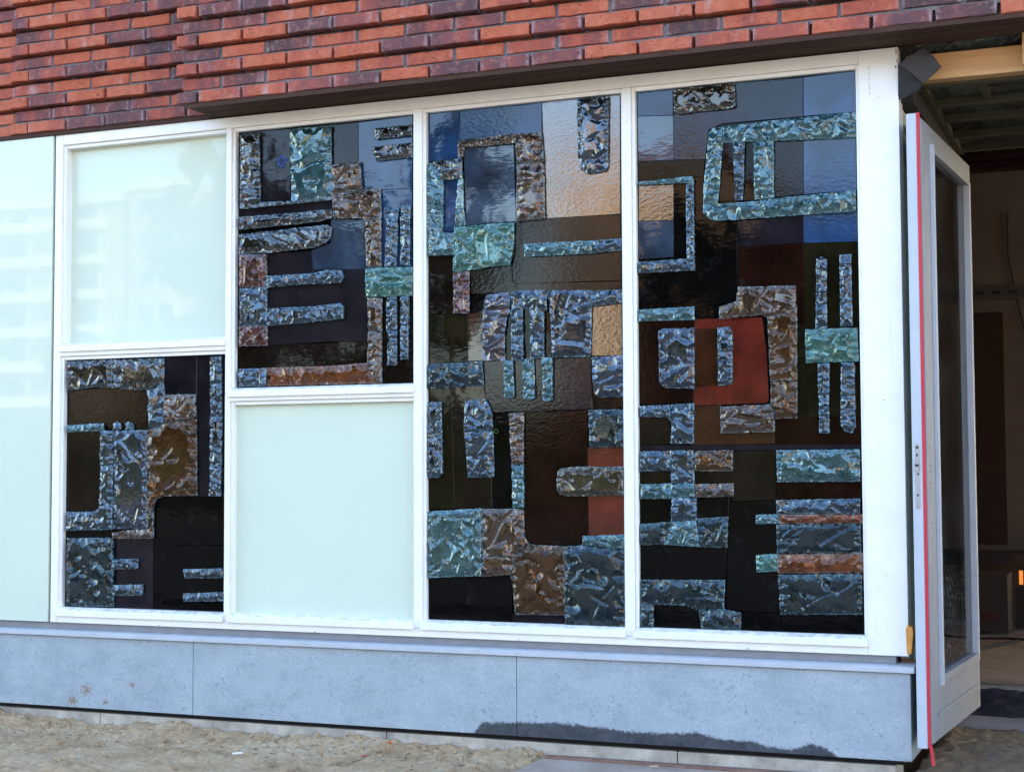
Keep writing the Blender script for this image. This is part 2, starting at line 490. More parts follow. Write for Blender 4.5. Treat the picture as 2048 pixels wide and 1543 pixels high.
def sand_h(x, y):
    h = GZ - 0.015
    h += 0.014 * noise.fractal(Vector((x * 3.1, y * 4.5, 0.3)), 1.0, 2.0, 4)
    h += 0.020 * abs(noise.noise(Vector((x * 13, y * 19, 2.0))))
    h += 0.009 * noise.noise(Vector((x * 38, y * 45, 5.0))) + 0.004 * noise.noise(Vector((x * 80, y * 85, 7.0)))
    bank = math.exp(-((y + 0.02) / 0.10) ** 2)
    lump = 0.5 + 0.5 * noise.noise(Vector((x * 2.3, 0.0, 9.0)))
    side = 1.0 if x < 2.3 else max(0.0, 1 - (x - 2.3) / 0.3)
    h += bank * (0.014 + 0.040 * lump) * (0.25 + 0.75 * side)
    h += bank * 0.014 * noise.noise(Vector((x * 9, y * 9, 4.0)))
    return h
height_patch('ground', -1.3, 3.93, -1.1, 0.03, 0.0085, sand_h, SAND)
def wet_h(x, y):
    return GZ + 0.004 + 0.016 * noise.fractal(Vector((x * 4, y * 4, 1.3)), 1.0, 2.0, 4) + 0.010 * noise.noise(Vector((x * 26, y * 26, 5.0))) + 0.005 * noise.noise(Vector((x * 60, y * 60, 5.0)))
height_patch('ground', 3.88, 5.6, -1.3, 1.78, 0.0135, wet_h, WET)

# ------------------------------------------------------------------ brick facade
facade = empty('brick_facade', (0, 0, 2.3), 'red and purple brick wall of projecting and recessed courses above the white window frame', 'brick wall')
def brick_mesh(L, H=0.0482, D=0.07, seed=0, nx=6):
    rg = random.Random(seed)
    V = []; F = []
    xs = [-L / 2] + [-L / 2 + 0.003 + (L - 0.006) * i / (nx - 2) for i in range(nx - 1)] + [L / 2]
    rows = [(-H / 2, 0.004), (-H / 2 + 0.0028, 0.0), (H / 2 - 0.0022, 0.0), (H / 2, 0.003)]
    for r, (z, y) in enumerate(rows):
        for i, x in enumerate(xs):
            edge = i in (0, len(xs) - 1)
            dz = rg.uniform(-0.0022, 0.0022) if r in (0, 3) else rg.uniform(-0.001, 0.001)
            dx = rg.uniform(-0.002, 0.002) if edge else 0
            yy = (0.004 if edge else y) + rg.uniform(-0.0008, 0.0008)
            if edge and r in (0, 3): z2 = z * 0.95
            else: z2 = z
            V.append((x + dx, yy, z2 + dz))
    n = len(xs)
    for r in range(3):
        for i in range(n - 1):
            a = r * n + i
            F.append((a, a + 1, a + n + 1, a + n))
    ring = list(range(n)) + [n * 2 - 1, n * 3 - 1] + list(range(n * 4 - 1, n * 3 - 1, -1)) + [n * 2, n]
    b0 = len(V)
    for k in ring: V.append((V[k][0], D, V[k][2]))
    m = len(ring)
    for k in range(m):
        k2 = (k + 1) % m
        F.append((ring[k2], ring[k], b0 + k, b0 + k2))
    return V, F
def as_mesh(name, VF):
    me = bpy.data.meshes.new(name); me.from_pydata(VF[0], [], VF[1]); me.materials.append(BRICK); me.update(); return me
LB, LH, PX, PZ = 0.2105, 0.098, 0.2237, 0.0635
full = [as_mesh('brick', brick_mesh(LB, seed=k)) for k in range(9)]
half = [as_mesh('half_brick', brick_mesh(LH, seed=20 + k, nx=5)) for k in range(4)]
endb = [as_mesh('half_brick', brick_mesh(0.19, seed=40 + k, nx=6)) for k in range(3)]
def to_px(p):
    d = Vector(p) - Vector(CAM['loc'])
    z = d.dot(Fw)
    return 1024 + f * d.dot(R2) / z, 771.5 - f * d.dot(U2) / z
Z0 = 2.3285
NB = 16
rest = MB()
brick_n = 0
def put(me_list, x, y, z, w):
    global brick_n
    me = random.choice(me_list)
    y += random.uniform(-0.0025, 0.0025); z += random.uniform(-0.0012, 0.0012)
    u, v = to_px((x, y, z))
    if -90 < u < 2140 and v > -70 and brick_n < 295:
        o = bpy.data.objects.new('half_brick' if me in half else 'brick', me)
        col.objects.link(o); o.parent = facade
        o.location = (x, y, z - 2.3)
        o.rotation_euler = (random.uniform(-.006, .006), random.uniform(-.004, .004), random.uniform(-.006, .006))
        brick_n += 1
    else:
        n = len(rest.v)
        rest.v += [(v_.co.x + x, v_.co.y + y, v_.co.z + z) for v_ in me.vertices]
        rest.f += [tuple(n + i for i in p.vertices) for p in me.polygons]
YB_P, YB_R = -0.227, -0.201          # bay: proud and recessed courses
YL_P, YL_R = -0.023, 0.002           # wall beside the bay
YF_P, YF_R = 0.000, 0.020            # far left wall
for k in range(NB):
    z = Z0 + k * PZ
    proud = k % 2 == 0
    # bay
    if proud:
        put(half, 0.829 + LH / 2 + 0.002, YB_P - 0.004, z, LH)
        j = 0.937
    else:
        put(endb, 0.845 + 0.095, YB_R, z, 0.19)
        j = 1.041
    x = j
    while x < 5.5:
        put(full, x + PX / 2, YB_P if proud else YB_R, z, LB); x += PX
    # left wall
    zl = z
    if proud:
        put(half, -0.256 + LH / 2 + 0.003, YL_P - 0.004, zl, LH)
        j = -0.153
    else:
        put(full, -0.1415, YL_R, zl, LB); j = -0.030
    x = j
    while x < 0.86:
        put(full, x + PX / 2, YL_P if proud else YL_R, zl, LB); x += PX
    x = -0.262 if proud else -0.253
    while x > -1.5:
        put(full, x - PX / 2, YF_P if proud else YF_R, zl, LB); x -= PX
tag(rest.build('brick_courses', BRICK, facade), kind='stuff')
ZT = Z0 + (NB - 0.5) * PZ
YB_D, YL_D = YB_P + .062, YL_P + .062
mb = MB()
mb.box(0.842, 5.5, YB_D, 0.0, 2.304, ZT)
mb.box(-0.25, 0.842, YL_D, 0.07, 2.304, ZT)
mb.box(-1.6, -0.25, YL_D + .02, 0.08, 2.304, ZT)
for k in range(1, NB, 2):                 # flush pointing of the recessed courses and the bed below them
    z = Z0 + k * PZ
    z0, z1 = z - .0245 - .0150, z + .022
    mb.box(0.848, 5.5, YB_R + .008, YB_D + .001, z0, z1)
    mb.box(-0.25, 0.838, YL_R + .008, YL_D + .001, z0, z1)
    mb.box(-1.6, -0.256, YF_R + .008, YL_D + .021, z0, z1)
mb.build('mortar', MORTAR, facade)
UP = wall_brick_mat('upper_brick', (0.36, 0.11, 0.06), (0.16, 0.06, 0.06), (0.11, 0.11, 0.11))
mb = MB()
mb.box(0.842, 15.0, -0.2, 9.0, ZT, 5.6)
mb.box(-13.0, 0.842, 0.0, 9.0, ZT, 5.6)
mb.box(-13.0, -1.6, 0.03, 0.2, -0.5, ZT)
mb.box(5.5, 15.0, -0.2, 0.1, -0.5, ZT)
mb.build('upper_wall', UP, facade)  # unseen upper mass and roof, height chosen for the shadow cast
bx('roof', plain('roof_felt', (0.08, 0.08, 0.085), 0.9), facade, -13.2, 15.2, -0.3, 9.2, 5.6, 5.85)
bx('lintel', DARKSTEEL, facade, -1.6, 0.866, -0.012, 0.05, 2.2845, 2.3035)
# soffit of the bay: two long boards with a groove, and a small angle at the front
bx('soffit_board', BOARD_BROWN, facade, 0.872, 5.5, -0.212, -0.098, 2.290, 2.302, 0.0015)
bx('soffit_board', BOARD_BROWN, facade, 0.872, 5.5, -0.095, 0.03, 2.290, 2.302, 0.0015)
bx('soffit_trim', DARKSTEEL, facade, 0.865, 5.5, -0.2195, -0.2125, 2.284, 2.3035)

# ------------------------------------------------------------------ window frame
frame = empty('window_frame', (1.95, 0, 0), 'long white painted timber window frame holding glass art and pale panels', 'window frame')
FB = 0.10
def bar(name, x0, x1, z0, z1, y0=0.0, y1=FB, bev=0.0025):
    return bx(name, WHITE, frame, x0, x1, y0, y1, z0, z1, bev)
bar('post', 0.0, 0.040, 0.0, 2.2835)
bar('post', 3.760, 3.908, 0.0, 2.2835)
bar('top_rail', 0.0405, 3.7595, 2.235, 2.2835)
bar('bottom_rail', 0.0405, 3.7595, 0.0, 0.036)
mull = [(0.9445, 0.970), (1.8785, 1.916), (2.8115, 2.849)]
for a, b in mull: bar('mullion', a, b, 0.0365, 2.2345)
bar('middle_rail', 0.0405, 0.944, 1.236, 1.262)
bar('middle_rail', 0.9705, 1.878, 1.006, 1.030)
# openings: member edges x0,x1,z0,z1 ; glass plane y
OPEN = [(0.0405, 0.944, 1.2625, 2.2345, .055), (0.0405, 0.944, 0.0365, 1.2355, .036), (0.9705, 1.878, 1.0305, 2.2345, .036),
        (0.9705, 1.878, 0.0365, 1.0055, .036), (1.9165, 2.811, 0.0365, 2.2345, .036), (2.8495, 3.7595, 0.0365, 2.2345, .036)]
for (x0, x1, z0, z1, yg) in OPEN:
    rw = 0.013 if x1 > 3.7 else 0.0065
    for (nm, a, b, c, d, yf) in (('glazing_bead', x0, x0 + .015, z0 + .0345, z1, .010), ('glazing_bead', x1 - rw, x1, z0 + .0345, z1, .010)):
        bx(nm, WHITE, frame, a, b, yf, yg + .02, c, d, 0.0018)
    bx('glazing_bead', WHITE, frame, x0 + .0155, x1 - rw - .0005, .012, yg + .02, z1 - .0165, z1, 0.0018)
    m = MB().prism_x([(-0.013, z0 - .006), (0.0, z0 - .006), (0.0, z0 + .001), (yg + .02, z0 + .001), (yg + .02, z0 + .036), (0.012, z0 + .034), (-0.010, z0 + .024), (-0.013, z0 + .021)], x0 - .006, x1 + .002)
    m.build('sill_bead', WHITE, frame, 0.0015)
CRACK = plain('bare_wood_crack', (0.10, 0.085, 0.07), 0.9)
for (x, z, l) in ((3.7985, 2.208, .014), (3.799, 2.186, .010), (3.7985, 2.168, .012), (3.7995, 2.148, .008), (3.799, 2.130, .012), (3.800, 2.114, .007)):
    bx('paint_crack', CRACK, frame, x, x + .0014, -.0004, .0006, z, z + l)
for (x, z, a_, b_) in ((3.900, 2.258, .004, .022), (3.897, 2.205, .006, .009), (3.902, 2.225, .003, .012), (3.300, .004, .010, .003), (1.40, .003, .012, .003), (0.60, .0035, .008, .0025), (2.35, .004, .006, .003)):
    MB().prism_y([(x, z), (x + a_ * .6, z - b_ * .2), (x + a_, z + b_ * .5), (x + a_ * .5, z + b_), (x - a_ * .1, z + b_ * .7)], -.0004, .0006).build('paint_chip', CRACK, frame)
for (a_, b_) in mull + [(3.760, 3.908)]:
    for z in (.30, .95, 1.60, 2.10):
        MB().prism_y([((a_ + b_) / 2 + .0022 * math.cos(k), z + .0022 * math.sin(k)) for k in (0, .9, 1.8, 2.7, 3.6, 4.5, 5.4)], -.0003, .0004).build('nail_head', plain('filled_nail', (0.55, 0.53, 0.49), 0.7) if False else CRACK if z == .95 else SILL, frame)
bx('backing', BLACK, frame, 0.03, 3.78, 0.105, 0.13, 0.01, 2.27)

# ------------------------------------------------------------------ pale opal panels
p = bx('opal_panel', OPAL, None, 0.045, 0.944, .055, .061, 1.290, 2.225)
tag(p, 'pale mint opal glass pane above the small dark art glass panel', 'glass panel', 'pale opal glass panels')
p = bx('opal_panel', OPAL, None, 0.975, 1.876, .036, .042, 0.066, 0.995)
tag(p, 'pale mint opal glass pane below the art glass, between two mullions', 'glass panel', 'pale opal glass panels')
p = bx('opal_panel', OPAL, None, -1.25, -0.0115, -0.004, .012, 0.001, 2.283, 0.001)
tag(p, 'pale mint glass cladding panel beside the left post, without a frame of its own', 'glass panel', 'pale opal glass panels')

# ------------------------------------------------------------------ art glass
PT = {'violet': ((.010, .008, .012), ''), 'blue': ((.010, .035, .095), ''), 'brown': ((.008, .005, .0035), ''), 'grey': ((.022, .036, .062), ''),  # blue holds mirrored sky put into the base colour
      'black': ((.002, .002, .0022), ''), 'navy': ((.003, .006, .020), ''), 'gold': ((.05, .028, .012), ''), 'olive': ((.009, .0075, .003), ''), 'rust': ((.030, .009, .004), ''),
      'maroon': ((.010, .003, .002), ''), 'red': ((.085, .011, .007), '')}
PM = {}
def pmat(k):
    if k not in PM:
        a, b = (k.split('_') + [''])[:2]
        PM[k] = pane_mat('glass_' + k, PT[a][0], b, {'gold': 1.95, 'grey': 1.55}.get(a, 1.5), {'gold': .5, 'grey': .55, 'blue': .40, 'rust': .45, 'red': .5, 'navy': .30, 'violet': .20, 'brown': .20}.get(a, .11))
    return PM[k]
ST = {'cl': ((.006, .013, .022), .62), 'aq': ((.020, .056, .064), .64), 'gr': ((.030, .090, .075), .55), 'dk': ((.004, .0045, .005), .55), 'am': ((.034, .019, .012), .50),
      'ab': ((.036, .015, .005), .34), 'ag': ((.022, .018, .012), .42), 'rd': ((.036, .011, .009), .5), 'ob': ((.095, .024, .006), .48), 'wh': ((.13, .20, .20), .6),
      'cb': ((.005, .009, .017), .62), 'cr': ((.014, .013, .019), .58), 'bk': ((.0035, .0085, .0115), .36), 'dg': ((.016, .012, .008), .5)}
SM = {k: slab_mat('slab_' + k, *v) for k, v in ST.items()}
SLAB_LABEL = {'am': 'amber brown chipped glass slab', 'ab': 'amber brown chipped glass slab', 'ob': 'orange brown chipped glass slab', 'gr': 'pale green chipped glass slab', 'rd': 'reddish chipped glass slab'}
PANE_LABEL = {'red': 'red glass pane', 'olive': 'olive glass pane', 'rust': 'rust brown glass pane', 'blue': 'blue glass pane'}
PANES = [
(2,'violet',[(0.99,2.218),(1.254,2.212),(1.258,1.879),(0.992,1.871)]),
(2,'violet',[(1.455,2.21),(1.595,2.21),(1.597,2.034),(1.461,2.033)]),
(2,'blue',[(1.595,2.21),(1.858,2.216),(1.855,1.9),(1.704,1.907),(1.619,1.913),(1.597,2.034)]),
(2,'blue',[(1.704,1.907),(1.855,1.9),(1.855,1.559),(1.705,1.567)]),
(2,'brown',[(1.707,1.448),(1.855,1.444),(1.855,1.065),(1.708,1.068)]),
(2,'grey',[(1.461,1.794),(1.629,1.781),(1.634,1.564),(1.375,1.578),(1.365,1.665),(1.457,1.689)]),
(2,'violet_h',[(1.13,1.661),(1.365,1.66),(1.375,1.578),(1.634,1.564),(1.641,1.252),(1.453,1.258),(1.14,1.251)]),
(2,'brown',[(0.996,1.256),(1.14,1.251),(1.641,1.252),(1.641,1.138),(0.997,1.153)]),
(2,'violet',[(0.992,1.875),(1.461,1.88),(1.463,1.805),(0.992,1.831)]),
(1,'brown_h',[(0.057,1.082),(0.506,1.077),(0.513,0.885),(0.059,0.912)]),
(1,'violet',[(0.588,1.215),(0.774,1.216),(0.773,1.041),(0.767,1.041),(0.596,1.043)]),
(1,'violet',[(0.774,1.216),(0.925,1.217),(0.92,0.582),(0.774,0.582),(0.773,1.041)]),
(1,'brown_h',[(0.06,0.884),(0.25,0.885),(0.251,0.511),(0.063,0.507)]),
(1,'black',[(0.545,0.54),(0.553,0.559),(0.577,0.57),(0.659,0.581),(0.92,0.582),(0.919,0.368),(0.691,0.365),(0.665,0.359),(0.656,0.344),(0.653,0.074),(0.547,0.074)]),
(1,'black',[(0.656,0.344),(0.665,0.359),(0.691,0.365),(0.919,0.368),(0.921,0.075),(0.653,0.072)]),
(1,'violet',[(0.321,0.388),(0.545,0.391),(0.547,0.074),(0.325,0.073)]),
(1,'black',[(0.061,0.424),(0.321,0.431),(0.321,0.389),(0.062,0.386)]),
(3,'blue',[(1.931,2.217),(2.08,2.217),(2.081,2.012),(1.931,2.009)]),
(3,'blue_h',[(2.081,2.217),(2.454,2.216),(2.45,2.091),(2.081,2.089)]),
(3,'gold_h',[(2.454,2.216),(2.795,2.218),(2.792,1.727),(2.462,1.73),(2.461,1.96)]),
(3,'grey',[(2.098,2.059),(2.326,2.06),(2.337,1.727),(2.107,1.724)]),
(3,'blue',[(2.0,1.927),(2.071,1.924),(2.064,1.701),(2.0,1.701)]),
(3,'brown_h',[(2.323,1.716),(2.331,1.727),(2.345,1.734),(2.792,1.725),(2.794,1.457),(2.357,1.465),(2.331,1.468),(2.318,1.484)]),
(3,'brown_h',[(2.122,1.536),(2.312,1.545),(2.318,1.478),(2.333,1.467),(2.794,1.455),(2.793,1.41),(2.44,1.431),(2.225,1.432),(2.121,1.434)]),
(3,'brown',[(1.931,1.607),(2.05,1.604),(2.05,1.354),(1.931,1.358)]),
(3,'olive',[(1.931,1.357),(2.115,1.351),(2.116,1.151),(1.931,1.142)]),
(3,'rust',[(2.115,1.349),(2.186,1.361),(2.183,1.151),(2.116,1.151)]),
(3,'gold_h',[(2.661,1.361),(2.795,1.365),(2.795,1.152),(2.663,1.156)]),
(3,'black',[(2.279,1.359),(2.491,1.359),(2.492,1.142),(2.278,1.146)]),
(3,'violet_h',[(2.183,1.148),(2.662,1.151),(2.666,0.94),(2.221,0.934),(2.203,0.96),(2.196,0.997)]),
(3,'black',[(2.221,0.932),(2.368,0.931),(2.366,0.536),(2.223,0.535)]),
(3,'olive',[(1.931,1.045),(2.039,1.044),(2.053,0.534),(1.931,0.532)]),
(3,'brown',[(2.039,1.044),(2.185,1.047),(2.198,0.989),(2.221,0.933),(2.223,0.535),(2.053,0.534)]),
(3,'maroon_h',[(2.368,0.93),(2.646,0.937),(2.648,0.429),(2.615,0.391),(2.416,0.391),(2.381,0.403),(2.364,0.428)]),
(3,'red_h',[(2.645,0.785),(2.797,0.785),(2.797,0.429),(2.646,0.428)]),
(3,'black',[(1.931,0.244),(2.295,0.252),(2.311,0.229),(2.316,0.066),(1.931,0.066)]),
(3,'violet',[(2.315,0.102),(2.539,0.105),(2.538,0.066),(2.315,0.066)]),
(4,'blue_h',[(2.867,2.218),(3.018,2.218),(3.018,2.11),(2.868,2.12)]),
(4,'grey',[(2.868,2.12),(3.018,2.11),(3.017,1.929),(2.87,1.936)]),
(4,'navy_h',[(3.018,2.114),(3.27,2.126),(3.271,2.216),(3.542,2.211),(3.54,2.057),(3.218,2.058),(3.163,2.037),(3.149,1.921),(3.017,1.929)]),
(4,'blue_b',[(3.542,2.211),(3.743,2.216),(3.743,2.056),(3.541,2.058)]),
(4,'olive_h',[(2.87,1.936),(3.147,1.923),(3.141,1.851),(3.093,1.858),(2.871,1.85)]),
(4,'gold_h',[(2.871,1.842),(3.017,1.837),(3.015,1.686),(2.869,1.694)]),
(4,'grey',[(2.869,1.694),(3.015,1.686),(3.014,1.539),(2.868,1.538)]),
(4,'black',[(3.017,1.837),(3.078,1.836),(3.073,1.535),(3.014,1.536)]),
(4,'black',[(3.099,1.856),(3.141,1.853),(3.137,1.709),(3.159,1.681),(3.19,1.672),(3.274,1.665),(3.273,1.42),(3.267,1.382),(3.249,1.348),(3.194,1.334),(3.096,1.334),(2.866,1.336),(2.867,1.481),(3.096,1.479)]),
(4,'black',[(3.214,1.983),(3.423,1.971),(3.421,1.738),(3.195,1.75)]),
(4,'violet_h',[(3.421,1.969),(3.539,1.965),(3.536,1.753),(3.418,1.749)]),
(4,'blue_b',[(3.539,1.973),(3.741,1.961),(3.742,1.753),(3.537,1.753)]),
(4,'violet',[(3.274,1.667),(3.535,1.673),(3.536,1.565),(3.277,1.563)]),
(4,'blue_b',[(3.535,1.673),(3.743,1.676),(3.744,1.557),(3.535,1.564)]),
(4,'maroon',[(3.276,1.563),(3.535,1.564),(3.535,1.393),(3.501,1.399),(3.272,1.408)]),
(4,'olive',[(3.535,1.564),(3.744,1.557),(3.743,1.225),(3.534,1.228)]),
(4,'maroon',[(3.5,1.399),(3.536,1.394),(3.535,1.11),(3.497,1.111)]),
(4,'red_h',[(3.099,1.287),(3.368,1.284),(3.384,1.155),(3.391,0.96),(3.383,0.949),(3.089,0.945)]),
(4,'rust_h',[(3.101,1.25),(3.194,1.252),(3.193,1.021),(3.092,1.014)]),
(4,'maroon_h',[(2.869,1.289),(3.099,1.287),(3.089,0.951),(2.87,0.955)]),
(4,'brown_h',[(2.868,0.906),(2.995,0.904),(2.994,0.795),(2.867,0.792)]),
(4,'rust_h',[(3.087,0.943),(3.198,0.946),(3.197,0.835),(3.412,0.837),(3.411,0.791),(3.085,0.789)]),
(4,'maroon',[(3.411,0.889),(3.739,0.889),(3.74,0.787),(3.411,0.789)]),
(4,'violet_h',[(2.867,0.792),(3.741,0.788),(3.742,0.767),(2.866,0.767)]),
(4,'brown_h',[(3.244,0.765),(3.415,0.768),(3.415,0.575),(3.243,0.57)]),
(4,'black_b',[(3.228,0.562),(3.236,0.568),(3.415,0.575),(3.423,0.142),(3.234,0.147),(3.217,0.155),(3.211,0.172)]),
(4,'olive',[(3.505,1.245),(3.543,1.244),(3.539,0.89),(3.499,0.887)]),
(4,'olive',[(3.54,1.108),(3.741,1.103),(3.739,0.889),(3.539,0.89)]),
(4,'black',[(3.267,0.142),(3.423,0.141),(3.424,0.069),(3.266,0.068)]),
(4,'black',[(3.425,0.137),(3.741,0.144),(3.741,0.072),(3.424,0.069)]),
(4,'brown',[(2.866,0.689),(2.994,0.69),(2.994,0.636),(2.865,0.635)]),
(4,'brown',[(3.084,0.688),(3.245,0.689),(3.244,0.637),(3.084,0.638)]),
(4,'black',[(2.865,0.58),(2.993,0.584),(2.992,0.484),(2.864,0.476)]),
(4,'black',[(3.093,0.585),(3.229,0.587),(3.226,0.508),(3.094,0.499)]),
(4,'black',[(2.865,0.397),(3.218,0.391),(3.213,0.262),(2.864,0.254)]),
(4,'maroon',[(3.414,0.647),(3.74,0.648),(3.741,0.579),(3.415,0.573)]),
(4,'black',[(2.912,0.159),(3.101,0.158),(3.111,0.068),(2.91,0.067)]),
]
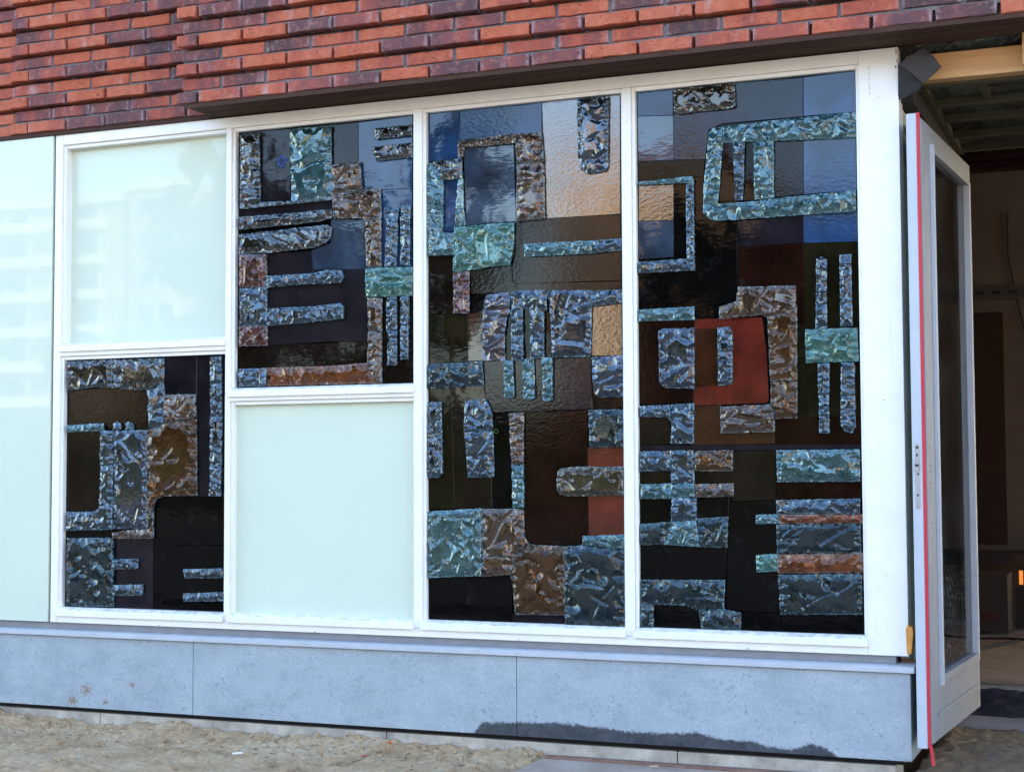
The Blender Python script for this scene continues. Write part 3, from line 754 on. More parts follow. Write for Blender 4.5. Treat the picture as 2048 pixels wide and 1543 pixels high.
SLABS = [
(2,'dk',0.7,[(1.002,2.201),(1.102,2.199),(1.112,1.899),(1.112,1.886),(1.097,1.866),(1.004,1.871)]),
(2,'aq',0.35,[(1.262,2.206),(1.467,2.205),(1.473,1.888),(1.268,1.879)]),
(2,'dk',0.8,[(1.112,1.89),(1.268,1.884),(1.473,1.889),(1.473,1.875),(1.006,1.867),(1.099,1.868)]),
(2,'am',0.6,[(1.471,2.031),(1.612,2.035),(1.621,1.919),(1.629,1.913),(1.478,1.902)]),
(2,'am',0.7,[(1.478,1.902),(1.629,1.912),(1.709,1.909),(1.715,1.782),(1.638,1.78),(1.615,1.787),(1.478,1.792)]),
(2,'am',0.8,[(1.638,1.781),(1.715,1.782),(1.715,1.568),(1.643,1.572)]),
(2,'dk',0.8,[(1.685,2.173),(1.863,2.174),(1.863,2.127),(1.686,2.125)]),
(2,'dk',0.8,[(1.67,2.092),(1.863,2.097),(1.863,2.034),(1.69,2.03)]),
(2,'cl',0.9,[(1.742,1.819),(1.797,1.817),(1.789,1.565),(1.734,1.568)]),
(2,'cl',0.9,[(1.811,1.823),(1.856,1.821),(1.85,1.566),(1.806,1.565)]),
(2,'gr',0.45,[(1.64,1.567),(1.863,1.562),(1.863,1.437),(1.642,1.442)]),
(2,'cl',0.9,[(1.739,1.437),(1.789,1.435),(1.79,1.295),(1.739,1.297)]),
(2,'cl',0.9,[(1.743,1.295),(1.789,1.293),(1.79,1.143),(1.748,1.143)]),
(2,'cl',0.9,[(1.81,1.436),(1.848,1.434),(1.844,1.167),(1.808,1.167)]),
(2,'am',0.8,[(1.647,1.44),(1.718,1.434),(1.718,1.291),(1.651,1.292)]),
(2,'am',0.8,[(1.651,1.29),(1.717,1.289),(1.718,1.071),(1.667,1.111),(1.65,1.149)]),
(2,'ob',0.4,[(1.148,1.151),(1.463,1.15),(1.639,1.158),(1.65,1.148),(1.668,1.11),(1.717,1.069),(1.152,1.07)]),
(2,'cl',0.8,[(1.006,1.15),(1.146,1.15),(1.151,1.07),(1.004,1.07)]),
(2,'dk',0.05,[(1.002,1.831),(1.281,1.831),(1.457,1.838),(1.474,1.834),(1.469,1.797),(1.404,1.784),(1.003,1.773)]),
(2,'dk',0.25,[(1.003,1.752),(1.306,1.765),(1.45,1.768),(1.471,1.757),(1.47,1.716),(1.438,1.685),(1.385,1.672),(1.148,1.66),(1.003,1.664)]),
(2,'rd',0.5,[(1.006,1.661),(1.143,1.655),(1.147,1.51),(1.007,1.513)]),
(2,'cl',0.8,[(1.007,1.511),(1.147,1.508),(1.15,1.34),(1.007,1.343)]),
(2,'rd',0.5,[(1.007,1.341),(1.15,1.339),(1.152,1.249),(1.004,1.251)]),
(2,'cl',0.9,[(1.145,1.558),(1.385,1.558),(1.462,1.571),(1.522,1.563),(1.533,1.532),(1.516,1.509),(1.288,1.512),(1.149,1.505)]),
(2,'cl',0.9,[(1.146,1.415),(1.385,1.413),(1.515,1.422),(1.532,1.406),(1.53,1.351),(1.337,1.342),(1.15,1.337)]),
(1,'dk',0.3,[(0.071,1.213),(0.319,1.213),(0.325,1.08),(0.221,1.088),(0.082,1.075),(0.073,1.109)]),
(1,'dk',0.4,[(0.323,1.213),(0.605,1.211),(0.607,1.1),(0.518,1.07),(0.472,1.068),(0.327,1.08)]),
(1,'cl',0.8,[(0.513,1.065),(0.607,1.097),(0.612,1.035),(0.603,0.919),(0.587,0.894),(0.524,0.888),(0.518,1.029)]),
(1,'am',0.8,[(0.61,1.044),(0.779,1.043),(0.782,0.935),(0.607,0.922)]),
(1,'ab',0.45,[(0.52,0.886),(0.589,0.894),(0.609,0.921),(0.782,0.933),(0.788,0.587),(0.615,0.583),(0.57,0.57),(0.55,0.524),(0.526,0.438)]),
(1,'aq',0.8,[(0.074,0.913),(0.276,0.921),(0.28,0.884),(0.074,0.881)]),
(1,'cl',0.6,[(0.329,0.889),(0.331,0.916),(0.349,0.927),(0.37,0.919),(0.376,0.888)]),
(1,'cl',0.6,[(0.4,0.888),(0.401,0.917),(0.419,0.925),(0.439,0.917),(0.444,0.887)]),
(1,'cl',0.9,[(0.264,0.885),(0.333,0.886),(0.333,0.73),(0.259,0.727)]),
(1,'cl',0.9,[(0.259,0.725),(0.333,0.728),(0.337,0.431),(0.075,0.423),(0.073,0.509),(0.228,0.513),(0.258,0.532),(0.262,0.609)]),
(1,'cb',0.6,[(0.337,0.885),(0.518,0.886),(0.524,0.451),(0.5,0.438),(0.341,0.433)]),
(1,'am',0.8,[(0.332,0.417),(0.489,0.436),(0.524,0.438),(0.555,0.524),(0.558,0.391),(0.333,0.39)]),
(1,'bk',0.8,[(0.077,0.389),(0.334,0.393),(0.342,0.078),(0.075,0.074)]),
(1,'cl',0.7,[(0.333,0.295),(0.477,0.299),(0.472,0.254),(0.333,0.248)]),
(1,'cl',0.7,[(0.337,0.178),(0.502,0.184),(0.498,0.135),(0.338,0.128)]),
(1,'cl',0.7,[(0.718,0.258),(0.931,0.265),(0.931,0.223),(0.724,0.217)]),
(1,'cl',0.7,[(0.719,0.149),(0.929,0.161),(0.93,0.121),(0.723,0.113)]),
(1,'cl',0.95,[(0.851,1.208),(0.912,1.21),(0.917,0.94),(0.858,0.941)]),
(1,'cl',0.95,[(0.856,0.94),(0.917,0.938),(0.92,0.81),(0.914,0.584),(0.856,0.584),(0.859,0.777)]),
(3,'am',0.8,[(2.074,2.085),(2.34,2.092),(2.346,2.052),(2.108,2.053),(2.1,2.015),(2.079,2.009)]),
(3,'am',0.7,[(2.341,2.092),(2.457,2.09),(2.466,1.965),(2.344,1.966)]),
(3,'am',0.7,[(2.344,1.965),(2.466,1.964),(2.469,1.727),(2.343,1.724)]),
(3,'aq',0.6,[(1.933,1.999),(1.954,2.003),(2.01,1.932),(2.009,1.825),(1.934,1.829)]),
(3,'dk',0.8,[(1.957,2.004),(2.095,2.008),(2.098,1.921),(2.013,1.923)]),
(3,'aq',0.9,[(1.934,1.828),(2.009,1.824),(2.006,1.698),(2.064,1.693),(2.058,1.601),(1.937,1.604)]),
(3,'wh',0.6,[(2.079,1.919),(2.1,1.921),(2.102,1.795),(2.069,1.795)]),
(3,'aq',0.7,[(2.069,1.793),(2.103,1.793),(2.113,1.726),(2.064,1.722)]),
(3,'gr',0.75,[(2.06,1.72),(2.115,1.721),(2.332,1.721),(2.33,1.624),(2.313,1.545),(2.233,1.541),(2.143,1.533),(2.056,1.53)]),
(3,'rd',0.6,[(2.054,1.528),(2.127,1.529),(2.127,1.35),(2.056,1.354)]),
(3,'cb',0.6,[(2.616,2.213),(2.748,2.211),(2.745,1.923),(2.731,1.905),(2.657,1.899),(2.626,1.92),(2.616,1.974)]),
(3,'aq',0.7,[(2.376,1.629),(2.674,1.624),(2.675,1.571),(2.379,1.574)]),
(3,'cl',0.7,[(2.676,1.624),(2.801,1.626),(2.8,1.577),(2.676,1.571)]),
(3,'cr',0.7,[(2.188,1.333),(2.192,1.396),(2.212,1.425),(2.313,1.435),(2.312,1.346),(2.298,1.328),(2.288,1.255),(2.288,1.146),(2.185,1.15)]),
(3,'cl',0.8,[(2.314,1.434),(2.367,1.436),(2.372,1.145),(2.318,1.145)]),
(3,'cl',0.8,[(2.368,1.436),(2.477,1.433),(2.477,1.349),(2.464,1.343),(2.463,1.153),(2.402,1.151),(2.4,1.354),(2.37,1.361)]),
(3,'cb',0.45,[(2.479,1.431),(2.671,1.422),(2.669,1.313),(2.664,1.152),(2.498,1.154),(2.491,1.357)]),
(3,'cl',0.8,[(2.672,1.42),(2.802,1.418),(2.801,1.365),(2.669,1.355)]),
(3,'bk',0.5,[(1.934,1.142),(2.185,1.148),(2.192,1.046),(1.932,1.04)]),
(3,'aq',0.9,[(2.285,1.147),(2.324,1.148),(2.33,0.999),(2.323,0.992),(2.304,0.989),(2.286,0.999)]),
(3,'aq',0.9,[(2.366,1.152),(2.417,1.153),(2.421,0.991),(2.4,0.981),(2.37,0.987)]),
(3,'aq',0.9,[(2.453,1.154),(2.499,1.154),(2.499,0.981),(2.477,0.975),(2.457,0.981)]),
(3,'cb',0.35,[(2.668,1.149),(2.802,1.154),(2.803,0.986),(2.702,0.985),(2.68,1.001),(2.672,1.058)]),
(3,'cl',0.85,[(1.932,0.952),(1.947,0.982),(1.998,0.983),(2.004,0.683),(1.988,0.664),(1.933,0.662)]),
(3,'cl',0.8,[(2.103,0.965),(2.125,0.989),(2.204,0.989),(2.229,0.93),(2.234,0.86),(2.103,0.858)]),
(3,'cl',0.8,[(2.103,0.855),(2.234,0.858),(2.237,0.669),(2.227,0.663),(2.12,0.665),(2.107,0.775)]),
(3,'am',0.8,[(2.307,0.928),(2.372,0.93),(2.37,0.718),(2.318,0.716)]),
(3,'aq',0.7,[(2.318,0.715),(2.37,0.716),(2.371,0.541),(2.321,0.538)]),
(3,'bk',0.3,[(2.653,0.936),(2.804,0.936),(2.803,0.785),(2.657,0.784)]),
(3,'ag',0.5,[(2.516,0.659),(2.523,0.69),(2.541,0.701),(2.588,0.707),(2.802,0.707),(2.801,0.593),(2.558,0.588),(2.532,0.595),(2.518,0.611)]),
(3,'aq',0.9,[(1.935,0.523),(2.178,0.537),(2.182,0.258),(1.935,0.245)]),
(3,'am',0.8,[(2.18,0.535),(2.369,0.536),(2.371,0.425),(2.39,0.395),(2.332,0.352),(2.309,0.267),(2.184,0.254)]),
(3,'ab',0.5,[(2.392,0.393),(2.432,0.389),(2.549,0.386),(2.548,0.107),(2.326,0.104),(2.318,0.223),(2.308,0.258),(2.333,0.349)]),
(3,'bk',0.8,[(2.551,0.386),(2.624,0.391),(2.804,0.374),(2.803,0.068),(2.549,0.065)]),
(3,'aq',0.7,[(2.623,0.428),(2.805,0.436),(2.804,0.377),(2.624,0.393)]),
(4,'dg',0.5,[(3.023,2.212),(3.274,2.212),(3.276,2.122),(3.261,2.114),(3.041,2.11),(3.025,2.124)]),
(4,'aq',0.8,[(3.223,2.042),(3.394,2.049),(3.402,1.972),(3.226,1.977)]),
(4,'aq',0.8,[(3.397,2.049),(3.745,2.054),(3.744,1.956),(3.515,1.964),(3.405,1.97)]),
(4,'aq',0.6,[(3.141,1.772),(3.143,1.819),(3.154,1.911),(3.166,2.026),(3.188,2.044),(3.221,2.045),(3.222,1.979),(3.202,1.752),(3.197,1.739),(3.141,1.745)]),
(4,'aq',0.7,[(3.14,1.743),(3.199,1.739),(3.367,1.739),(3.374,1.671),(3.195,1.671),(3.164,1.681),(3.14,1.706)]),
(4,'aq',0.7,[(3.369,1.741),(3.422,1.743),(3.74,1.752),(3.74,1.672),(3.423,1.671),(3.377,1.671)]),
(4,'cl',0.7,[(3.264,1.975),(3.311,1.973),(3.307,1.837),(3.299,1.745),(3.27,1.746),(3.269,1.84)]),
(4,'aq',0.7,[(3.347,1.971),(3.427,1.968),(3.424,1.746),(3.347,1.744)]),
(4,'aq',0.6,[(2.873,1.848),(3.078,1.855),(3.097,1.855),(3.105,1.843),(3.103,1.822),(3.072,1.83),(2.875,1.837)]),
(4,'cl',0.85,[(3.072,1.829),(3.103,1.822),(3.104,1.48),(3.073,1.53)]),
(4,'cl',0.85,[(2.87,1.526),(3.073,1.528),(3.103,1.479),(2.87,1.48)]),
(4,'cl',0.9,[(3.585,1.498),(3.604,1.506),(3.625,1.494),(3.622,1.322),(3.581,1.321)]),
(4,'cl',0.9,[(3.581,1.32),(3.623,1.32),(3.624,1.232),(3.578,1.23)]),
(4,'cl',0.9,[(3.674,1.509),(3.718,1.509),(3.719,1.235),(3.673,1.233)]),
(4,'aq',0.6,[(2.868,1.333),(3.101,1.336),(3.101,1.283),(2.87,1.287)]),
(4,'am',0.5,[(3.271,1.349),(3.276,1.405),(3.505,1.399),(3.504,1.286),(3.384,1.282),(3.372,1.291),(3.201,1.282),(3.2,1.329)]),
(4,'ab',0.5,[(3.39,1.321),(3.508,1.317),(3.504,1.032),(3.401,1.032)]),
(4,'ab',0.6,[(3.401,1.03),(3.504,1.03),(3.503,0.888),(3.416,0.888),(3.399,0.943)]),
(4,'gr',0.4,[(3.538,1.228),(3.736,1.227),(3.74,1.1),(3.539,1.1)]),
(4,'cb',0.4,[(2.952,1.244),(2.968,1.253),(3.098,1.252),(3.097,1.011),(2.974,1.018),(2.952,1.04)]),
(4,'cl',0.7,[(3.193,1.248),(3.239,1.252),(3.252,1.228),(3.25,1.025),(3.194,1.02)]),
(4,'cl',0.9,[(3.584,1.096),(3.629,1.096),(3.625,0.946),(3.626,0.829),(3.587,0.829),(3.587,0.947)]),
(4,'cl',0.9,[(3.673,1.096),(3.725,1.097),(3.725,0.85),(3.711,0.828),(3.686,0.834),(3.669,0.858)]),
(4,'cl',0.7,[(2.872,0.947),(2.998,0.951),(2.998,0.887),(2.983,0.901),(2.873,0.905)]),
(4,'cl',0.7,[(3.0,0.951),(3.094,0.955),(3.091,0.796),(2.999,0.796)]),
(4,'am',0.5,[(3.2,0.938),(3.399,0.944),(3.416,0.888),(3.414,0.837),(3.201,0.834)]),
(4,'cl',0.6,[(2.87,0.767),(2.995,0.767),(2.996,0.689),(2.87,0.687)]),
(4,'cl',0.6,[(2.996,0.769),(3.094,0.77),(3.092,0.641),(2.999,0.638)]),
(4,'ab',0.6,[(3.096,0.766),(3.249,0.768),(3.247,0.687),(3.095,0.686)]),
(4,'aq',0.5,[(2.869,0.636),(2.998,0.639),(2.999,0.58),(2.869,0.577)]),
(4,'aq',0.6,[(2.999,0.637),(3.092,0.639),(3.093,0.586),(3.0,0.583)]),
(4,'am',0.6,[(3.094,0.637),(3.249,0.639),(3.249,0.587),(3.094,0.585)]),
(4,'cl',0.5,[(2.999,0.582),(3.099,0.584),(3.101,0.495),(2.996,0.488)]),
(4,'bk',0.5,[(2.87,0.479),(2.993,0.488),(2.975,0.398),(2.873,0.396)]),
(4,'aq',0.7,[(2.994,0.488),(3.099,0.493),(3.111,0.392),(2.976,0.397)]),
(4,'bk',0.45,[(3.102,0.501),(3.227,0.51),(3.222,0.389),(3.113,0.391)]),
(4,'bk',0.35,[(2.868,0.258),(3.211,0.265),(3.206,0.148),(3.103,0.145),(3.052,0.161),(2.925,0.162),(2.868,0.162)]),
(4,'bk',0.6,[(2.869,0.161),(2.923,0.16),(2.919,0.069),(2.869,0.068)]),
(4,'bk',0.5,[(3.103,0.143),(3.206,0.152),(3.273,0.14),(3.272,0.072),(3.116,0.069)]),
(4,'aq',0.5,[(3.419,0.766),(3.739,0.767),(3.738,0.645),(3.421,0.644)]),
(4,'cl',0.9,[(3.417,0.575),(3.737,0.582),(3.736,0.525),(3.416,0.522)]),
(4,'aq',0.6,[(3.338,0.518),(3.428,0.521),(3.429,0.486),(3.338,0.483)]),
(4,'ob',0.5,[(3.43,0.52),(3.744,0.523),(3.745,0.488),(3.43,0.484)]),
(4,'bk',0.5,[(3.418,0.481),(3.737,0.487),(3.737,0.377),(3.419,0.372)]),
(4,'gr',0.3,[(3.336,0.363),(3.421,0.37),(3.421,0.303),(3.337,0.297)]),
(4,'ob',0.5,[(3.422,0.368),(3.744,0.377),(3.744,0.303),(3.422,0.295)]),
(4,'bk',0.5,[(3.421,0.29),(3.739,0.3),(3.738,0.147),(3.427,0.139)]),
]

def wobble(poly, rg, step=0.012, amp=0.0013):
    out = []
    n = len(poly)
    for i in range(n):
        a = Vector(poly[i]); b = Vector(poly[(i + 1) % n])
        d = b - a; L = d.length
        if L < 1e-4: continue
        k = max(1, int(L / step)); nn = Vector((-d.y, d.x)) / L
        for j in range(k):
            q = a + d * (j / k)
            if j: q = q + nn * rg.uniform(-amp, amp)
            out.append(q)
    return out

def inside(px, pz, poly):
    c = np.zeros(px.shape, bool); n = len(poly)
    for i in range(n):
        x1, z1 = poly[i]; x2, z2 = poly[(i + 1) % n]
        if z1 == z2: continue
        cond = ((z1 > pz) != (z2 > pz)) & (px < (x2 - x1) * (pz - z1) / (z2 - z1) + x1)
        c ^= cond
    return c

def seg_dist(px, pz, poly):
    d = np.full(px.shape, 9.0); n = len(poly)
    for i in range(n):
        x1, z1 = poly[i]; x2, z2 = poly[(i + 1) % n]
        vx, vz = x2 - x1, z2 - z1; L2 = vx * vx + vz * vz + 1e-12
        t = np.clip(((px - x1) * vx + (pz - z1) * vz) / L2, 0, 1)
        d = np.minimum(d, np.hypot(px - x1 - t * vx, pz - z1 - t * vz))
    return d

def make_slab(poly, rich, yb, seed, name, mat, parent, d=0.0029):
    rg = random.Random(seed)
    poly = outward([tuple(q) for q in poly])
    B = wobble(poly, rg, 0.009, 0.0011)
    bp = [(q.x, q.y) for q in B]
    xs = [q[0] for q in bp]; zs = [q[1] for q in bp]
    gx, gz = np.meshgrid(np.arange(min(xs), max(xs), d), np.arange(min(zs), max(zs), d))
    nr = np.random.RandomState(seed)
    gx = (gx + nr.uniform(-.3, .3, gx.shape) * d).ravel(); gz = (gz + nr.uniform(-.3, .3, gz.shape) * d).ravel()
    ok = inside(gx, gz, bp)
    gx, gz = gx[ok], gz[ok]
    ed = seg_dist(gx, gz, bp)
    ok = ed > d * 0.55
    gx, gz, ed = gx[ok], gz[ok], ed[ok]
    X = np.concatenate([np.array(xs), gx]); Zc = np.concatenate([np.array(zs), gz]); E = np.concatenate([np.zeros(len(bp)), ed])
    w, h = max(xs) - min(xs), max(zs) - min(zs)
    T = 0.019 + 0.004 * rg.random()
    cut = np.zeros(X.shape)
    # conchoidal bites along the rim
    per = 0.0; n = len(bp); sc = rg.uniform(0.75, 1.45)
    nxt = rg.uniform(0.0, 0.02)
    small = min(w, h)
    for i in range(n):
        a = Vector(bp[i]); b = Vector(bp[(i + 1) % n]); L = (b - a).length
        nn = Vector((-(b - a).y, (b - a).x)) / max(L, 1e-6)
        while per + L > nxt:
            q = a.lerp(b, min(1, max(0, (nxt - per) / max(L, 1e-6)))) + nn * rg.uniform(-.004, 0.010)
            r = min(rg.uniform(0.008, 0.026) * sc, small * rg.uniform(.30, .60)); D = r * rg.uniform(0.30, 0.60)
            ex = rg.uniform(0.7, 1.4)
            rr = np.hypot((X - q.x) * ex, (Zc - q.y) / ex) / r
            th = rg.uniform(0, 6.28)
            tl = ((X - q.x) * math.cos(th) + (Zc - q.y) * math.sin(th)) / r
            if rg.random() < 0.55: c = D * (1 - rr) + 0.45 * D * np.clip(tl, -1, 1) * (rr < 1.2)
            else: c = D * (1 - rr * rr) + np.where(rr < 1, 0.0010 * np.sin(rr * rg.uniform(12, 20)) * rr, 0)
            cut = np.maximum(cut, c)
            nxt += rg.uniform(0.45, 1.1) * r
        per += L
    # bites over the face
    k = int(rich * w * h / (0.0020 * sc * sc))
    for _ in range(k):
        cx, cz = rg.uniform(min(xs), max(xs)), rg.uniform(min(zs), max(zs))
        r = rg.uniform(0.008, 0.030) * sc; D = r * rg.uniform(0.22, 0.50); ex = rg.uniform(0.55, 1.8)
        th = rg.uniform(0, 3.14); ca, sa = math.cos(th), math.sin(th)
        u = (X - cx) * ca + (Zc - cz) * sa; v = -(X - cx) * sa + (Zc - cz) * ca
        rr = np.hypot(u * ex, v / ex) / r
        tl = u / r
        if rg.random() < 0.6: c = D * (1 - rr) + 0.5 * D * np.clip(tl, -1, 1) * (rr < 1.2)
        else: c = D * (1 - rr * rr) + np.where(rr < 1, 0.0010 * np.sin(rr * rg.uniform(14, 24)) * rr, 0)
        cut = np.maximum(cut, c)
    # small spalls, thickest along the rim
    fine = np.zeros(X.shape)
    for _ in range(int(w * h / 0.0009)):
        cx, cz = rg.uniform(min(xs), max(xs)), rg.uniform(min(zs), max(zs))
        r = rg.uniform(0.006, 0.013)
        m = (np.abs(X - cx) < r) & (np.abs(Zc - cz) < r)
        if not m.any(): continue
        th = rg.uniform(0, 6.28)
        rr = np.hypot(X[m] - cx, Zc[m] - cz) / r
        c = r * rg.uniform(.12, .34) * (1 - rr + 0.5 * ((X[m] - cx) * math.cos(th) + (Zc[m] - cz) * math.sin(th)) / r)
        fine[m] = np.maximum(fine[m], c)
    # long fractures across the larger slabs
    if w * h > 0.012:
        for _ in range(int(2 + rich * 5)):
            cx, cz = rg.uniform(min(xs), max(xs)), rg.uniform(min(zs), max(zs)); th = rg.uniform(0, 3.14)
            u = (X - cx) * math.cos(th) + (Zc - cz) * math.sin(th); v = -(X - cx) * math.sin(th) + (Zc - cz) * math.cos(th)
            v = v + 0.006 * np.sin(u * rg.uniform(20, 45) + rg.uniform(0, 6))
            wd = rg.uniform(0.008, 0.020); ln_ = rg.uniform(0.05, 0.13)
            c = rg.uniform(0.003, 0.007) * (1 - np.abs(v) / wd + 0.5 * v / wd) * np.clip(1.6 * (1 - np.abs(u) / ln_), 0, 1)
            cut = np.maximum(cut, c)
    touched = np.clip(cut / 0.004, 0, 1)
    cut = np.maximum(cut, 0) + fine * touched
    H = T - cut
    tx, tz = rg.uniform(-.03, .03), rg.uniform(-.03, .03)
    mx, mz = sum(xs) / n, sum(zs) / n
    H = H + (X - mx) * tx + (Zc - mz) * tz
    H -= 0.004 * np.exp(-E / 0.004)
    H = np.clip(H, 0.0035 + 0.002 * np.sin(X * 90 + Zc * 70), 0.028)
    nb = len(bp)
    vv = [Vector((float(a), float(b))) for a, b in zip(X, Zc)]
    res = delaunay_2d_cdt(vv, [(i, (i + 1) % nb) for i in range(nb)], [], 1, 1e-6)
    ov, of, orig = res[0], res[2], res[3]
    V = []
    for i, q in enumerate(ov):
        src = orig[i][0] if orig[i] else 0
        V.append((q.x, yb - float(H[src]), q.y))
    F = [tuple(t) for t in of]
    me0 = len(V)
    # rim walls
    idx = {}
    for i, o_ in enumerate(orig):
        for s in o_:
            if s < nb and s not in idx: idx[s] = i
    if len(idx) == nb:
        for s in range(nb): V.append((bp[s][0], yb, bp[s][1]))
        F.append(tuple(me0 + s for s in reversed(range(nb))))
        for s in range(nb):
            s2 = (s + 1) % nb
            F.append((idx[s2], idx[s], me0 + s, me0 + s2))
    o = mesh(name, V, F, mat, parent)
    at = o.data.attributes.new('rim', 'FLOAT', 'POINT')
    rim = np.ones(len(V), dtype=np.float32)
    for i in range(len(ov)):
        src = orig[i][0] if orig[i] else 0
        rim[i] = math.exp(-float(E[src]) / 0.0028)
    at.data.foreach_set('value', rim)
    bm = bmesh.new(); bm.from_mesh(o.data); bmesh.ops.recalc_face_normals(bm, faces=bm.faces); bm.to_mesh(o.data); bm.free()
    o.data.polygons.foreach_set('use_smooth', [True] * len(o.data.polygons))
    o.data.set_sharp_from_angle(angle=R_(16))
    # face the street
    nf = sum(1 for pl in o.data.polygons[:len(of)] if pl.normal.y < 0)
    if nf < len(of) / 2: o.data.flip_normals()
    return o

PL = {1: ('small art glass panel of black and amber pieces below the pale pane at the left', (.055, .945, .068, 1.222)),
      2: ('art glass panel reflecting sky above a pale pane, with an orange bottom slab', (.985, 1.878, 1.062, 2.220)),
      3: ('tall art glass panel between two mullions, with a hanging clear slab at its top', (1.931, 2.811, .066, 2.220)),
      4: ('tall art glass panel beside the wide white corner post, with a bright red pane', (2.864, 3.759, .066, 2.220))}
panels = {}
for k, (lab, b) in PL.items():
    e = empty('stained_glass_panel', ((b[0] + b[1]) / 2, .03, b[2]), lab, 'stained glass', 'art glass panels in the window frame')
    panels[k] = e
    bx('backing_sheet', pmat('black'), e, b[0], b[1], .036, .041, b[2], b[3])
for i, (k, t, poly) in enumerate(PANES):
    rg = random.Random(500 + i)
    poly = outward(poly)
    y0 = .0322 - i * .00008
    n = len(poly); mx = sum(q[0] for q in poly) / n; mz = sum(q[1] for q in poly) / n
    ax, az = rg.uniform(-.0012, .0012), rg.uniform(-.0012, .0012)
    V = [(x, y0 + (x - mx) * ax + (z - mz) * az, z) for x, z in poly] + [(x, .0355, z) for x, z in poly]
    F = [tuple(range(n))] + [((j + 1) % n, j, n + j, n + (j + 1) % n) for j in range(n)]
    o = mesh('glass_pane', V, F, pmat(t), panels[k])
    bm = bmesh.new(); bm.from_mesh(o.data); bm.faces.ensure_lookup_table()
    bmesh.ops.bevel(bm, geom=list(bm.faces[0].edges), offset=0.0016, segments=1, affect='EDGES', clamp_overlap=True)
    bmesh.ops.recalc_face_normals(bm, faces=bm.faces); bm.to_mesh(o.data); bm.free()
    lb = PANE_LABEL.get(t.split('_')[0])
    if lb: o['label'] = lb
    # narrow bright cut edge along the pane
for i, (k, t, e, poly) in enumerate(SLABS):
    o = make_slab(poly, e, 0.0244 + (i % 7) * .0002, 900 + i, 'glass_slab', SM[t], panels[k])
    if t in SLAB_LABEL: o['label'] = SLAB_LABEL[t]

mk = MB()
mk.tube([(1.213 + (.024 + .004 * math.sin(5 * a)) * math.cos(a) * (1 - a * .022), .0305, 2.068 + .029 * math.sin(a) * (1 - a * .022)) for a in [i * .33 for i in range(58)]], 0.0010, 5)
mk.tube([(1.1995 + i * .003, .0305, 2.054 + (i % 2) * .028) for i in range(10)], .0009, 5)
mk.build('chalk_mark', plain('blue_chalk', (0.05, 0.11, 0.40), 0.8), panels[2])
mk = MB(); mk.tube([(2.2435 + .0085 * math.cos(i * .4), .0280, .8557 + .0085 * math.sin(i * .4)) for i in range(17)], .0013, 5)
mk.build('chalk_mark', plain('yellow_chalk', (0.12, 0.18, 0.02), 0.8), panels[3])

# ------------------------------------------------------------------ sill, plinth, footing
sill = empty('window_sill', (1.95, 0, -0.03), 'pale grey painted sill running under the white window frame', 'sill')
bx('sill_board', SILLDK, sill, -1.6, 3.86, 0.012, 0.06, -0.030, -0.002)
MB().prism_x([(-0.035, -0.058), (-0.014, -0.058), (0.05, -0.050), (0.05, -0.028), (-0.022, -0.034), (-0.033, -0.038)], -1.6, 3.932).build('sill_lip', SILL, sill, 0.002)
plinth = empty('stone_plinth', (1.95, 0, -0.38), 'blue grey stone plinth under the sill with a dark wet patch along its bottom edge', 'plinth')
for a, b in ((-1.6, -0.752), (-0.749, 0.7985), (0.8015, 2.3487), (2.3513, 3.915)):
    bx('stone_panel', STONE, plinth, a, b, -0.020, 0.012, -0.381, -0.0605, 0.0015)
bx('stone_panel', STONE, plinth, 3.886, 3.9145, 0.0125, 1.2, -0.381, -0.0605, 0.0015)
bx('joint_backing', GAP, plinth, -1.6, 3.88, 0.013, 0.03, -0.40, -0.061)
foot = empty('concrete_footing', (1.9, 0.02, -0.5), 'grey concrete footing strip between the stone plinth and the sand', 'footing')
edges = [-1.6, 0.285, 1.747, 3.016, 3.855]
for a, b in zip(edges[:-1], edges[1:]):
    bx('footing_block', CONC, foot, a + .002, b - .002, 0.004, 0.2, -0.62, -0.4035, 0.004)
bx('damp_course', GAP, foot, -1.6, 3.852, 0.03, 0.2, -0.4030, -0.382)  # black strip painting the shade in the gap under the plinth

# ------------------------------------------------------------------ open door
door = empty('open_door', (3.995, -0.05, -0.31), 'grey painted glazed door standing open beside the white corner post', 'door')
ang = math.atan2(1.015, 0.069)
DX = Vector((math.cos(ang), math.sin(ang), 0)); DN = Vector((DX.y, -DX.x, 0))       # along the leaf, out of its visible face
def dmap(u, w, z): q = Vector((3.995, -0.05, 0)) + DX * u + DN * w; return (q.x, q.y, z)
class DB(MB):
    def dbox(s, u0, u1, w0, w1, z0, z1):
        n = len(s.v)
        MB.box(s, u0, u1, -w1, -w0, z0, z1)
        for i in range(n, len(s.v)):
            u, w, z = s.v[i]; s.v[i] = dmap(u, -w, z)
        return s
GU0, GU1, GZ0, GZ1 = 0.185, 0.93, -0.075, 1.895
def dpart(nm, mat, a, bev=0.0015): return DB().dbox(*a).build(nm, mat, door, bev)
dpart('stile', DOORP, (0.0, GU0 - .02, -.045, 0.0, -.308, 1.994), .002)
dpart('stile', DOORP, (GU1 + .02, 1.02, -.045, 0.0, -.308, 1.994), .002)
dpart('top_rail', DOORP, (GU0 - .0195, GU1 + .0195, -.045, -.0004, GZ1 + .02, 1.994), .002)
m = DB(); m.dbox(GU0 - .0195, GU1 + .0195, -.045, -.0006, -.308, GZ0 - .02)
m.build('lower_panel', DOORP, door, .002)
# raised moulding across the lower panel, recessed sheet below it
dpart('moulding', DOORP, (0.10, 0.925, -.0004, .006, -.222, -.206), .002)
